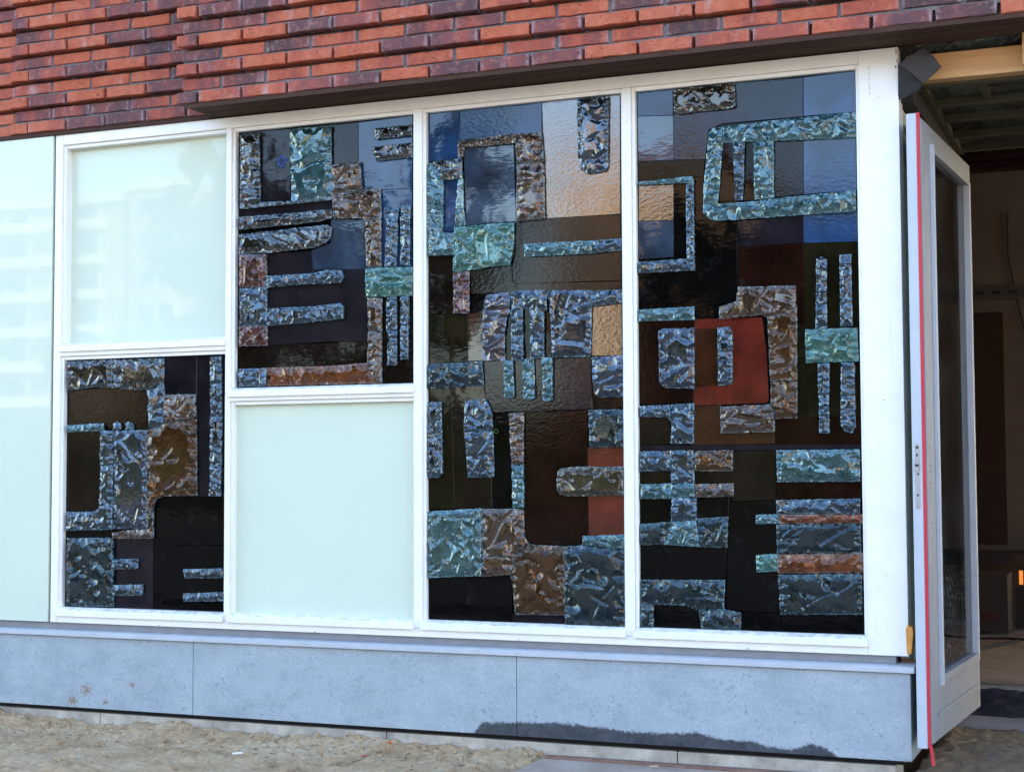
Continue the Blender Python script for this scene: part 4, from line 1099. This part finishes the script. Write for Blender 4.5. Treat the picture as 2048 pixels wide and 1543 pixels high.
# glazing beads, a proud square section round the pane
dpart('glazing_bead', DOORE, (GU0 - .03, GU0, -.03, .013, -.115, 1.925), .002)
dpart('glazing_bead', DOORE, (GU1, GU1 + .03, -.03, .013, GZ0 - .03, GZ1 + .012), .002)
dpart('glazing_bead', DOORP, (GU0 + .0005, GU1 - .0005, -.03, .011, GZ1, GZ1 + .03), .002)
dpart('glazing_bead', DOORP, (GU0 + .0005, GU1 - .0005, -.03, .015, GZ0 - .03, GZ0), .002)
dpart('glass_pane', DOORGLASS, (GU0 + .0005, GU1 - .0005, -.018, -.012, GZ0, GZ1), 0)
# lock edge: pale strip, red seal
dpart('edge_strip', DOORE, (-.006, .018, -.054, -.0165, -.324, 2.013), .002)
dpart('seal_strip', RED, (-.0075, .012, -.0160, -.0055, -.318, 2.015), .001)
mm = MB().tube([dmap(-.006, -.006, -.310), dmap(-.007, -.001, -.345), dmap(-.009, .003, -.382)], .0065, 6)
mm.build('loose_seal', RED, door)
lp = DB()
pl_ = []
for i in range(7):
    t = math.pi * i / 6; pl_.append((math.cos(t) * .008, .006 * 1.3 * math.sin(t)))
pts = [(-.035 + a, .778 + b) for a, b in pl_] + [(-.035 - a, .552 - b) for a, b in pl_]
n = len(pts)
V = [dmap(-.0078, w, z) for w, z in pts] + [dmap(-.0055, w, z) for w, z in pts]
F = [tuple(range(n)), tuple(reversed(range(n, 2 * n)))] + [((i + 1) % n, i, n + i, n + (i + 1) % n) for i in range(n)]
lock = mesh('lock_plate', V, F, STEEL, door)
for (z0, z1, w0, w1, mt, nm, pr) in ((.738, .748, -.039, -.033, HOLE, 'screw_hole', .0082), (.669, .677, -.036, -.030, HOLE, 'screw_hole', .0082), (.592, .600, -.038, -.032, HOLE, 'screw_hole', .0082),
                           (.686, .722, -.043, -.029, STEEL, 'latch', .013), (.701, .709, -.0425, -.0295, HOLE, 'latch_slot', .0137),
                           (.766, .776, -.039, -.031, HOLE, 'screw_hole', .0080), (.556, .566, -.039, -.031, STEEL, 'screw_head', .0088)):
    o = DB().dbox(-pr, -.0076, w0, w1, z0, z1).build(nm, mt, lock)
for (u, z) in ((.045, .77), (.047, .70), (.048, .68), (.05, .635), (.06, .487)):
    DB().dbox(u, u + .008, -.001, .0006, z, z + .006).build('nail_hole', HOLE, door)

# ------------------------------------------------------------------ entrance: return wall, ceiling, beam
side = empty('side_window', (3.88, 0.5, 0), 'grey green glass side light between the white corner post and the open door', 'window')
bx('side_glass', GREENGLASS, side, 3.872, 3.882, 0.16, 1.10, 0.02, 2.02)
bx('side_frame', WHITE, side, 3.865, 3.9015, 0.1005, 0.155, -0.02, 2.08, 0.002)
bx('side_frame', plain('cream_paint', (0.55, 0.52, 0.42), 0.6), side, 3.865, 3.900, 0.156, 1.2, 2.025, 2.08, 0.002)
bx('side_frame', SILL, side, 3.865, 3.900, 0.156, 1.2, -0.03, 0.015, 0.002)
beam = bx('timber_beam', PINE, None, 3.93, 5.4, 0.05, 0.115, 2.158, 2.2565, 0.003)
tag(beam, 'bare pine beam across the top of the doorway', 'beam')
tp = empty('timber_stud', (4.36, 0.03, 2.1), 'short pine stud fixed against the beam at the edge of the picture', 'stud')
bx('stud', PINE, tp, 4.355, 4.42, 0.0, 0.048, 2.170, 2.289, 0.002)
bx('packer', PINE, tp, 4.362, 4.44, -0.01, 0.046, 2.135, 2.167, 0.002)
def crumple(name, mat, parent, o_, a, b, na, nb, amp, seed, sc=14):
    V = []; F = []
    o_, a, b = Vector(o_), Vector(a), Vector(b); nrm = a.cross(b).normalized()
    for j in range(nb + 1):
        for i in range(na + 1):
            q = o_ + a * (i / na) + b * (j / nb)
            q = q + nrm * amp * (abs(noise.noise(q * sc + Vector((seed, 0, 0)))) * 2 - 0.5 + 0.5 * noise.noise(q * sc * 3))
            V.append(q)
    for j in range(nb):
        for i in range(na):
            k = j * (na + 1) + i; F.append((k, k + 1, k + na + 2, k + na + 1))
    return mesh(name, V, F, mat, parent)
def foil_mat():
    t = NT('foil'); p = t.pos()
    n = t.noise(7, 4, 0.6, p)
    t.base(t.ramp(n, [(0.35, (0.022, 0.025, 0.020)), (0.65, (0.10, 0.108, 0.085))])).set(Roughness=0.35, Metallic=0.35)
    return t.m
FOIL = foil_mat()
ins = empty('insulation', (4.5, 0.5, 2.2), 'crumpled dark foil insulation between battens over the doorway', 'insulation')
crumple('foil_sheet', FOIL, ins, (3.9, 0.10, 2.250), (1.5, 0, 0), (0, -0.06, 0.045), 90, 6, .010, 3, 22)
batt = []
yb = [0.118, 0.500, 0.790, 1.13, 1.45]
for i in range(4):
    crumple('foil_sheet', FOIL, ins, (3.97, yb[i] + .03, 2.186), (1.5, 0, 0), (0, yb[i + 1] - yb[i] - .03, 0), 90, 20, .008, 10 + i * 5, 16)
for y in yb:
    bx('batten', BATTEN, ins, 3.985, 5.4, y, y + .045, 2.150 if y < .2 else 2.158, 2.196, .002)
bx('batten', BATTEN, ins, 3.955, 3.984, 0.118, 1.55, 2.158, 2.190, .002)
bx('batten', BATTEN, ins, 4.175, 4.205, 0.164, 0.499, 2.165, 2.192, .002)
flap = empty('membrane_flap', (3.95, 0, 2.1), 'loose dark membrane flap hanging from the soffit at the corner post', 'membrane')
def sheet(name, P, mat, parent, t=.004):
    n = len(P); V = list(P) + [(x, y + t, z) for x, y, z in P]
    F = [tuple(range(n)), tuple(reversed(range(n, 2 * n)))] + [((i + 1) % n, i, n + i, n + (i + 1) % n) for i in range(n)]
    return mesh(name, V, F, mat, parent)
sheet('flap', [(3.914, -.035, 2.207), (3.955, -.045, 2.175), (4.003, -.03, 2.127), (4.040, -.035, 2.160), (4.069, -.02, 2.186), (4.046, -.03, 2.222), (4.005, -.02, 2.264), (3.955, -.03, 2.237)], MEMBR, flap)
sheet('flap', [(3.905, 0.004, 2.082), (3.932, -.012, 2.083), (3.982, -.010, 2.104), (4.001, -.02, 2.130), (3.955, -.040, 2.174), (3.914, -.028, 2.209)], BLACK, flap)
bx('membrane_strip', BLACK, flap, 3.905, 3.953, 0.06, 1.5, 2.085, 2.28)

# ------------------------------------------------------------------ room behind the doorway
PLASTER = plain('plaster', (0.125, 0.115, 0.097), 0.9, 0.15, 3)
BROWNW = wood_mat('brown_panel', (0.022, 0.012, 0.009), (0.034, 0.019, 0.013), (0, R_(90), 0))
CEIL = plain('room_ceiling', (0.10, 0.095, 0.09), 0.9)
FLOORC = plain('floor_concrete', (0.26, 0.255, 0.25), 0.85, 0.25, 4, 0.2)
def st(nm, mat, *a, bevel=0): return tag(bx(nm, mat, None, *a, bevel), kind='structure')
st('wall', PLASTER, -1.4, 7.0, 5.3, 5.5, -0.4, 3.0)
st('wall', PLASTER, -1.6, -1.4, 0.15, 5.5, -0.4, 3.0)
st('wall', PLASTER, 7.0, 7.2, 0.2, 1.8, -0.4, 3.0)  # stops short: unseen opening beyond it, added to let daylight in
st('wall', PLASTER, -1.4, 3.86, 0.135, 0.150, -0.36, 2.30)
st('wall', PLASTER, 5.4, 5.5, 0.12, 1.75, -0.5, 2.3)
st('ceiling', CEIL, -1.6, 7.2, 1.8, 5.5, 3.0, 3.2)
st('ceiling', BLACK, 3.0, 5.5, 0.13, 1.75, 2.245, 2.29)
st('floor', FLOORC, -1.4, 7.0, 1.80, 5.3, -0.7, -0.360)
LINT = wood_mat('lintel_wood', (0.020, 0.008, 0.006), (0.034, 0.013, 0.009), spec=0.05)
li = empty('door_lintel', (4.5, 1.7, 2.1), 'dark reddish timber lintel at the inner side of the entrance', 'lintel')
bx('lintel_beam', LINT, li, 3.2, 7.0, 1.60, 1.75, 2.140, 3.0, .003)
bx('lintel_lip', LINT, li, 3.2, 7.0, 1.66, 1.76, 2.105, 2.137, .003)
sb = bx('floor_board', plain('chipboard', (0.36, 0.27, 0.18), 0.85, 0.22, 7, 0.2), None, 2.6, 5.6, 2.10, 4.2, -0.359, -0.340, .001)
tag(sb, 'tan chipboard sheet lying on the floor inside the doorway', 'floor board')
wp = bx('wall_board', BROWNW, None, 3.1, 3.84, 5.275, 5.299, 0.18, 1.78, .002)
tag(wp, 'brown plywood board standing against the back wall of the room', 'board')
rail = empty('perforated_rail', (4, 5.2, 1.9), 'perforated metal rail fixed along the back wall above the brown board', 'rail')
bx('rail_strip', plain('dull_metal', (0.06, 0.06, 0.06), 0.5, 0.1), rail, 2.4, 6.5, 5.27, 5.298, 1.87, 1.96)
for i in range(14):
    bx('slot', HOLE, rail, 3.55 + i * .11, 3.61 + i * .11, 5.266, 5.2695, 1.905, 1.925)
ledge = empty('work_bench', (4, 5.0, 0), 'low black bench along the back wall inside the room', 'bench')
bx('bench_top', BLACK, ledge, 2.4, 6.5, 4.85, 5.26, 0.06, 0.14, .003)
bx('bench_leg', BLACK, ledge, 2.5, 2.58, 4.9, 4.98, -.36, 0.059)
bx('bench_leg', BLACK, ledge, 6.3, 6.38, 4.9, 4.98, -.36, 0.059)
box = empty('cardboard_box', (3.7, 4.5, -.34), 'dull carton with dark red lettering standing on the floor under the bench', 'box')
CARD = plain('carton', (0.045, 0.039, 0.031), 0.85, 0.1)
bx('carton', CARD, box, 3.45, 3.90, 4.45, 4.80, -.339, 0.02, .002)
bx('flap', CARD, box, 3.45, 3.90, 4.440, 4.4495, -.165, 0.02, .001)
fc = bpy.data.curves.new('lettering', 'FONT'); fc.body = 'ON'; fc.size = 0.085; fc.extrude = 0.0005
fc.materials.append(plain('red_print', (0.11, 0.01, 0.008), 0.8))
ft = bpy.data.objects.new('lettering', fc); col.objects.link(ft)
fm = bpy.data.meshes.new_from_object(ft.evaluated_get(bpy.context.evaluated_depsgraph_get())); bpy.data.objects.remove(ft)
fo = bpy.data.objects.new('lettering', fm); col.objects.link(fo); fo.parent = box
fo.rotation_euler = (R_(90), 0, 0); fo.location = (3.70 - 3.7, 4.4485 - 4.5, -.275 + .34)
cab = MB()
cab.tube([(3.2 + i * .12, 3.95 + .06 * math.sin(i * 1.3), -.331) for i in range(20)], .008)
o = cab.build('power_cable', BLACK, None, smooth=True); tag(o, 'black cable lying across the far end of the chipboard floor', 'cable', 'cables on the floor')
cab = MB()
cab.tube([(3.70 + .30 * (i / 12) ** 1.2, 2.75 + 1.15 * (i / 12) + .03 * math.sin(i), -.331) for i in range(13)], .010)
o = cab.build('power_cable', BLACK, None, smooth=True); tag(o, 'black cable running diagonally over the chipboard toward the door', 'cable', 'cables on the floor')
cab = MB()
wpt = [(3.985, 2.02), (3.983, 1.98), (3.982, 1.72), (4.03, 1.45), (4.08, 1.20), (4.10, 1.05)]
wpt = [(x - .10, z + .45) for x, z in wpt]
cab.tube([(x, 5.285, z) for x, z in wpt], .006)
o = cab.build('wall_wire', BLACK, None, smooth=True); tag(o, 'thin bent wire hanging down the plaster wall inside', 'wire')
o = MB().tube([(4.15, 5.285, 2.42), (4.22, 5.285, 2.20)], .008).build('wall_bracket', BLACK, None); tag(o, 'short dark slanting bracket on the plaster wall', 'bracket')
lamp = empty('work_lamp', (3.955, 4.80, -.34), 'small lit orange work lamp on the floor behind the carton', 'lamp')
t = NT('lamp_glow'); t.base((1, 0.4, 0.1)).set(Emission_Color=(1, 0.36, 0.08, 1), Emission_Strength=0.07)
bx('lamp_tube', t.m, lamp, 3.945, 3.968, 4.80, 4.82, -.06, 0.03)
bx('lamp_base', BLACK, lamp, 3.92, 3.99, 4.76, 4.84, -.34, -.061)
ld = bpy.data.lights.new('lamp_light', 'POINT'); ld.energy = 0.06; ld.color = (1, 0.5, 0.2); ld.shadow_soft_size = 0.03
lo = bpy.data.objects.new('lamp_light', ld); col.objects.link(lo); lo.parent = lamp; lo.location = (0.1, -0.12, 0.4)
ps = crumple('plastic_sheet', plain('dark_plastic', (0.05, 0.055, 0.065), 0.35, 0.2), None, (3.9, 1.45, GZ + .025), (1.6, 0, 0), (0, 0.36, 0.09), 60, 16, .022, 77, 5)
tag(ps, 'dark creased plastic sheet lying at the foot of the door step', 'plastic sheet')
st('door_step', FLOORC, 3.86, 5.4, 1.30, 1.48, -0.6, -0.425)

# ------------------------------------------------------------------ small things outside
wedge = MB().prism_y([(3.902, 0.010), (3.918, 0.008), (3.926, 0.085), (3.924, 0.108), (3.905, 0.116), (3.899, 0.10)], -.004, 0.055)
o = wedge.build('wooden_wedge', plain('orange_wood', (0.62, 0.27, 0.06), 0.7, 0.25, 30), None, 0.002)
tag(o, 'small orange wooden wedge stuck at the bottom of the corner post', 'wedge')
brd = MB().box(2.48, 3.95, -1.15, -0.035, GZ - .004, GZ + .008)
BRD = NT('weathered_sheet'); pp = BRD.pos()
BRD.base(BRD.ramp(BRD.noise(6, 7, 0.65, pp), [(0.3, (0.26, 0.195, 0.15)), (0.55, (0.37, 0.30, 0.24)), (0.75, (0.44, 0.38, 0.32))])).set(Roughness=0.8, Normal=BRD.bump(BRD.noise(80, 4, 0.6, pp), 0.15, 0.003))
for i, (x, y, z) in enumerate(brd.v):
    brd.v[i] = (x, y - (x - 2.48) * 0.03, z)
bo = brd.build('flat_sheet', BRD.m, None, 0.002)
tag(bo, 'weathered grey brown sheet lying flat on the sand below the wet stone', 'sheet')
MB().prism_y([(2.49, GZ + .0085), (3.93, GZ + .0085), (3.93, GZ + .020), (2.49, GZ + .018)], -.075, -.036).build('edge_batten', plain('rust_wood', (0.20, 0.11, 0.08), 0.85, 0.3, 18), bo)

def pebble(c, r, rg, sq=0.7):
    V, F = [], []
    bm = bmesh.new(); bmesh.ops.create_icosphere(bm, subdivisions=1, radius=1.0)
    for v in bm.verts:
        k = r * rg.uniform(0.7, 1.25)
        V.append((c[0] + v.co.x * k, c[1] + v.co.y * k, c[2] + v.co.z * k * sq))
    bm.verts.index_update()
    F = [tuple(q.index for q in fc_.verts) for fc_ in bm.faces]
    bm.free(); return V, F
ico = bmesh.new(); bmesh.ops.create_icosphere(ico, subdivisions=1, radius=1.0)
icoV = [v.co.copy() for v in ico.verts]; icoF = [tuple(v.index for v in q.verts) for q in ico.faces]; ico.free()
cl = MB(); rg = random.Random(5)
for i in range(5200):
    x = rg.uniform(-1.0, 2.62); y = -abs(rg.gauss(0.0, 0.13)) if rg.random() < .55 else rg.uniform(-.75, 0.0)
    if noise.noise(Vector((x * 5, y * 8, 3.3))) < rg.uniform(-.35, .25): continue
    r = min(0.020, 0.0030 * math.exp(abs(rg.gauss(0, 0.70))))
    z = sand_h(x, y); n = len(cl.v)
    for v in icoV:
        k = r * rg.uniform(0.7, 1.3)
        cl.v.append((x + v.x * k, y + v.y * k, z + v.z * k * 0.75))
    cl.f += [tuple(n + a for a in q) for q in icoF]
for i in range(170):
    x = rg.uniform(-1.0, 2.45); y = -abs(rg.gauss(0.02, 0.16)); r = rg.uniform(.006, .017); z = sand_h(x, y) + r * .15; n = len(cl.v)
    q = Matrix.Rotation(rg.uniform(0, 6), 3, 'Z') @ Matrix.Rotation(rg.uniform(-.5, .5), 3, 'X')
    for v in icoV:
        w_ = q @ Vector((v.x * rg.uniform(.7, 1.25), v.y * rg.uniform(.5, 1.0), v.z * rg.uniform(.45, .75))) * r
        cl.v.append((x + w_.x, y + w_.y, z + w_.z))
    cl.f += [tuple(n + a for a in q_) for q_ in icoF]
tw = MB()
for i in range(46):
    x = rg.uniform(-.8, 2.4); y = rg.uniform(-.42, -.03); a = rg.uniform(0, 6.28); l = rg.uniform(.01, .035)
    tw.tube([(x, y, sand_h(x, y) + .004), (x + math.cos(a) * l * .5, y + math.sin(a) * l * .5, sand_h(x, y) + .007), (x + math.cos(a) * l, y + math.sin(a) * l, sand_h(x + math.cos(a) * l, y + math.sin(a) * l) + .004)], rg.uniform(.0009, .002), 4)
tag(tw.build('twigs', plain('dark_twig', (0.06, 0.045, 0.035), 0.9), None), 'scattered dark twigs and straws on the sand', 'twigs', kind='stuff')
tag(cl.build('sand_clods', SAND, None), 'loose clods of tan sand heaped along the footing', 'sand', kind='stuff')
ob = mesh('orange_chip', *pebble((1.794, -.06, sand_h(1.794, -.06) + .006), .011, random.Random(2), .6), plain('orange_plastic', (0.75, 0.13, 0.015), 0.6))
tag(ob, 'small bright orange chip on the sand against the footing', 'chip')
ob = mesh('brick_fragment', *pebble((1.768, -.235, sand_h(1.768, -.235) + .006), .016, random.Random(4), .5), plain('brick_bit', (0.42, 0.20, 0.12), 0.9))
tag(ob, 'small broken piece of orange brick lying on the sand', 'brick fragment')
ob = MB().tube([(1.238, -.385, sand_h(1.24, -.385) + .006), (1.275, -.365, sand_h(1.275, -.365) + .008)], .0042).build('white_stub', plain('white_stub', (0.75, 0.75, 0.75), 0.6), None)
tag(ob, 'short white stub lying on the sand', 'stub')

# ------------------------------------------------------------------ across the street (mirrored in the glass)
CREAM = plain('red_brick_far', (0.26, 0.15, 0.10), 0.9, 0.1, 0.4)
APTB = wall_brick_mat('apartment_brick', (0.34, 0.25, 0.17), (0.30, 0.21, 0.14), (0.33, 0.29, 0.24), 0.9, 0.3)
WBAND = plain('white_concrete', (0.58, 0.54, 0.47), 0.8, 0.05, 0.5)
WGLASS = plain('window_glass', (0.05, 0.06, 0.07), 0.05, 0.1, 1)
HOUSEB = wall_brick_mat('house_brick', (0.52, 0.32, 0.18), (0.46, 0.25, 0.13), (0.45, 0.38, 0.30))
TILE = plain('roof_tiles', (0.20, 0.09, 0.06), 0.8, 0.2, 2)
apt = empty('apartment_building', (-100, -112, GZ), 'cream apartment block with white balcony bands across the street', 'building')
bx('wall', APTB, apt, -150, -80.2, -124, -111, GZ - .1, 26.2)
bx('wall', APTB, apt, -80.2, -74.0, -124, -110, GZ - .1, 26.9)
bx('roof_band', WBAND, apt, -150.3, -80.25, -111.0, -110.4, 25.6, 26.4)
bx('roof_band', WBAND, apt, -80.24, -73.8, -110.0, -109.5, 26.3, 27.1)
for fl in range(8):
    z = 0.6 + fl * 3.25
    for x in range(-146, -82, 8):
        bx('balcony', WBAND, apt, x, x + 6.6, -110.99, -109.3, z - .2, z + .65)
        w = bx('window', WBAND, apt, x + .6, x + 6.0, -110.99, -110.85, z + .7, z + 2.5)
        bx('pane', WGLASS, w, x + .8, x + 3.1, -110.849, -110.80, z + .85, z + 2.35)
        bx('pane', WGLASS, w, x + 3.4, x + 5.8, -110.849, -110.80, z + .85, z + 2.35)
    w = bx('window', WBAND, apt, -79.3, -75.0, -109.99, -109.8, z + .5, z + 2.4)
    bx('pane', WGLASS, w, -79.1, -77.2, -109.799, -109.75, z + .65, z + 2.25)
    bx('pane', WGLASS, w, -76.9, -75.2, -109.799, -109.75, z + .65, z + 2.25)
hs = empty('brick_house', (-9, -40, GZ), 'sunlit tan brick house with white sash windows across the street', 'house')
bx('wall', HOUSEB, hs, -12.0, -7.0, -47, -38, GZ - .1, 10.0)
bx('roof', TILE, hs, -12.2, -6.8, -47.2, -37.7, 10.0, 10.25)
for (x, z) in ((-11.4, .6), (-8.9, .6), (-11.4, 3.6), (-8.9, 3.6), (-11.4, 6.3), (-8.9, 6.3)):
    w = bx('window', WBAND, hs, x, x + 1.3, -37.99, -37.9, z, z + 1.7)
    for i in range(2):
        for j in range(3):
            bx('pane', WGLASS, w, x + .12 + i * .56, x + .62 + i * .56, -37.899, -37.86, z + .12 + j * .5, z + .55 + j * .5)
hg = MB(); rgh = random.Random(8)
for i in range(9000):
    p = Vector((rgh.uniform(-36, 6), -28.4 + rgh.uniform(-.5, .5), GZ + rgh.uniform(0, 2.7) + rgh.uniform(0, .35))); s_ = rgh.uniform(.08, .18)
    a = Vector((rgh.gauss(0, 1), rgh.gauss(0, 1), rgh.gauss(0, .6))).normalized(); b = a.orthogonal().normalized(); k = len(hg.v)
    hg.v += [tuple(p - a * s_), tuple(p + b * s_ * .6), tuple(p + a * s_), tuple(p - b * s_ * .6)]; hg.f.append((k, k + 1, k + 2, k + 3))
hg.box(-36, 6, -28.75, -28.05, GZ - .1, GZ + 2.55)
row = None
for i, x in enumerate((4.0, 13.2, 22.4, 31.6)):  # terrace out of view, added to bounce warm light onto the facade
    e = empty('row_house', (x + 4.5, -36, GZ), ['brick row house at the near end of the terrace across the street', 'second brick row house of the terrace across the street', 'third brick row house of the terrace across the street', 'brick row house at the far end of the terrace across the street'][i], 'house', 'terrace across the street')
    bx('wall', CREAM, e, x, x + 9.0, -44, -34, GZ - .1, 9.5)
    bx('roof', TILE, e, x - .05, x + 9.05, -44.2, -33.7, 9.5, 9.8)
    for zz in (.7, 3.8, 6.8):
        for xx in (x + 1.2, x + 5.2):
            w = bx('window', WBAND, e, xx, xx + 2.2, -33.99, -33.9, zz, zz + 1.7)
            bx('pane', WGLASS, w, xx + .12, xx + 1.05, -33.899, -33.86, zz + .12, zz + 1.58); bx('pane', WGLASS, w, xx + 1.15, xx + 2.08, -33.899, -33.86, zz + .12, zz + 1.58)
FOL = NT('foliage'); pf = FOL.pos()
FOL.base(FOL.ramp(FOL.noise(0.9, 3, 0.6, pf), [(0.3, (0.016, 0.022, 0.008)), (0.6, (0.034, 0.040, 0.013)), (0.8, (0.070, 0.058, 0.02))])).set(Roughness=0.7)
BARK = plain('bark', (0.10, 0.075, 0.055), 0.95, 0.3, 6)
tag(mesh('hedge', hg.v, hg.f, FOL.m), 'long clipped dark hedge along the far side of the street', 'hedge')
def tree(x, y, h, r, seed, label, n=2600, low=0.25):
    rg = random.Random(seed)
    e = empty('street_tree', (x, y, GZ), label, 'tree', 'trees across the street')
    tk = MB().tube([(x, y, GZ - .1), (x + .05, y, h * .3), (x - .05, y + .05, h * .6), (x, y, h * .9)], .16, 7)
    for k in range(6):
        a = rg.uniform(0, 6.28); z0 = h * rg.uniform(.3, .6)
        tk.tube([(x, y, z0), (x + math.cos(a) * r * .7, y + math.sin(a) * r * .7, z0 + h * .22)], .05, 5)
    tk.build('trunk', BARK, e)
    cs = [(Vector((rg.gauss(0, r * .5), rg.gauss(0, r * .45), rg.uniform(h * low, h * .93))), r * rg.uniform(.3, .55)) for _ in range(22)]
    m = MB()
    for i in range(n):
        c, q = rg.choice(cs)
        d = Vector((rg.gauss(0, 1), rg.gauss(0, 1), rg.gauss(0, 1))).normalized() * q * rg.random() ** .4
        p = Vector((x, y, 0)) + c + d; s = rg.uniform(.14, .30)
        a = Vector((rg.gauss(0, 1), rg.gauss(0, 1), rg.gauss(0, .6))).normalized(); b = a.orthogonal().normalized()
        k = len(m.v)
        m.v += [tuple(p - a * s), tuple(p + b * s * .5), tuple(p + a * s), tuple(p - b * s * .5)]
        m.f.append((k, k + 1, k + 2, k + 3))
    mesh('crown', m.v, m.f, FOL.m, e)
tree(-21.9, -35, 11.6, 1.6, 1, 'tallest tree beside the apartment block across the street', 3600)
tree(-12.9, -33, 11.8, 1.5, 2, 'slender tall tree at the corner of the tan brick house', 3000)
TL = ['broad low tree between the apartment block and the tan brick house', 'bushy round tree just beside the tan brick house', 'dense dark tree on the open side of the tan brick house',
      'tallest of the low trees opposite the corner post', 'low tree opposite the open door, last in its row', 'round tree close beside the slender tall tree']
for i, (x, h, r) in enumerate(((-19.2, 5.0, 2.3), (-16.3, 8.4, 2.3), (-4.9, 7.0, 2.4), (-1.6, 7.2, 2.5), (1.6, 6.4, 2.3), (-14.6, 6.2, 1.8))):
    tree(x, -30 - (i % 3) * .9, h, r, 20 + i, TL[i], 4200, .10)
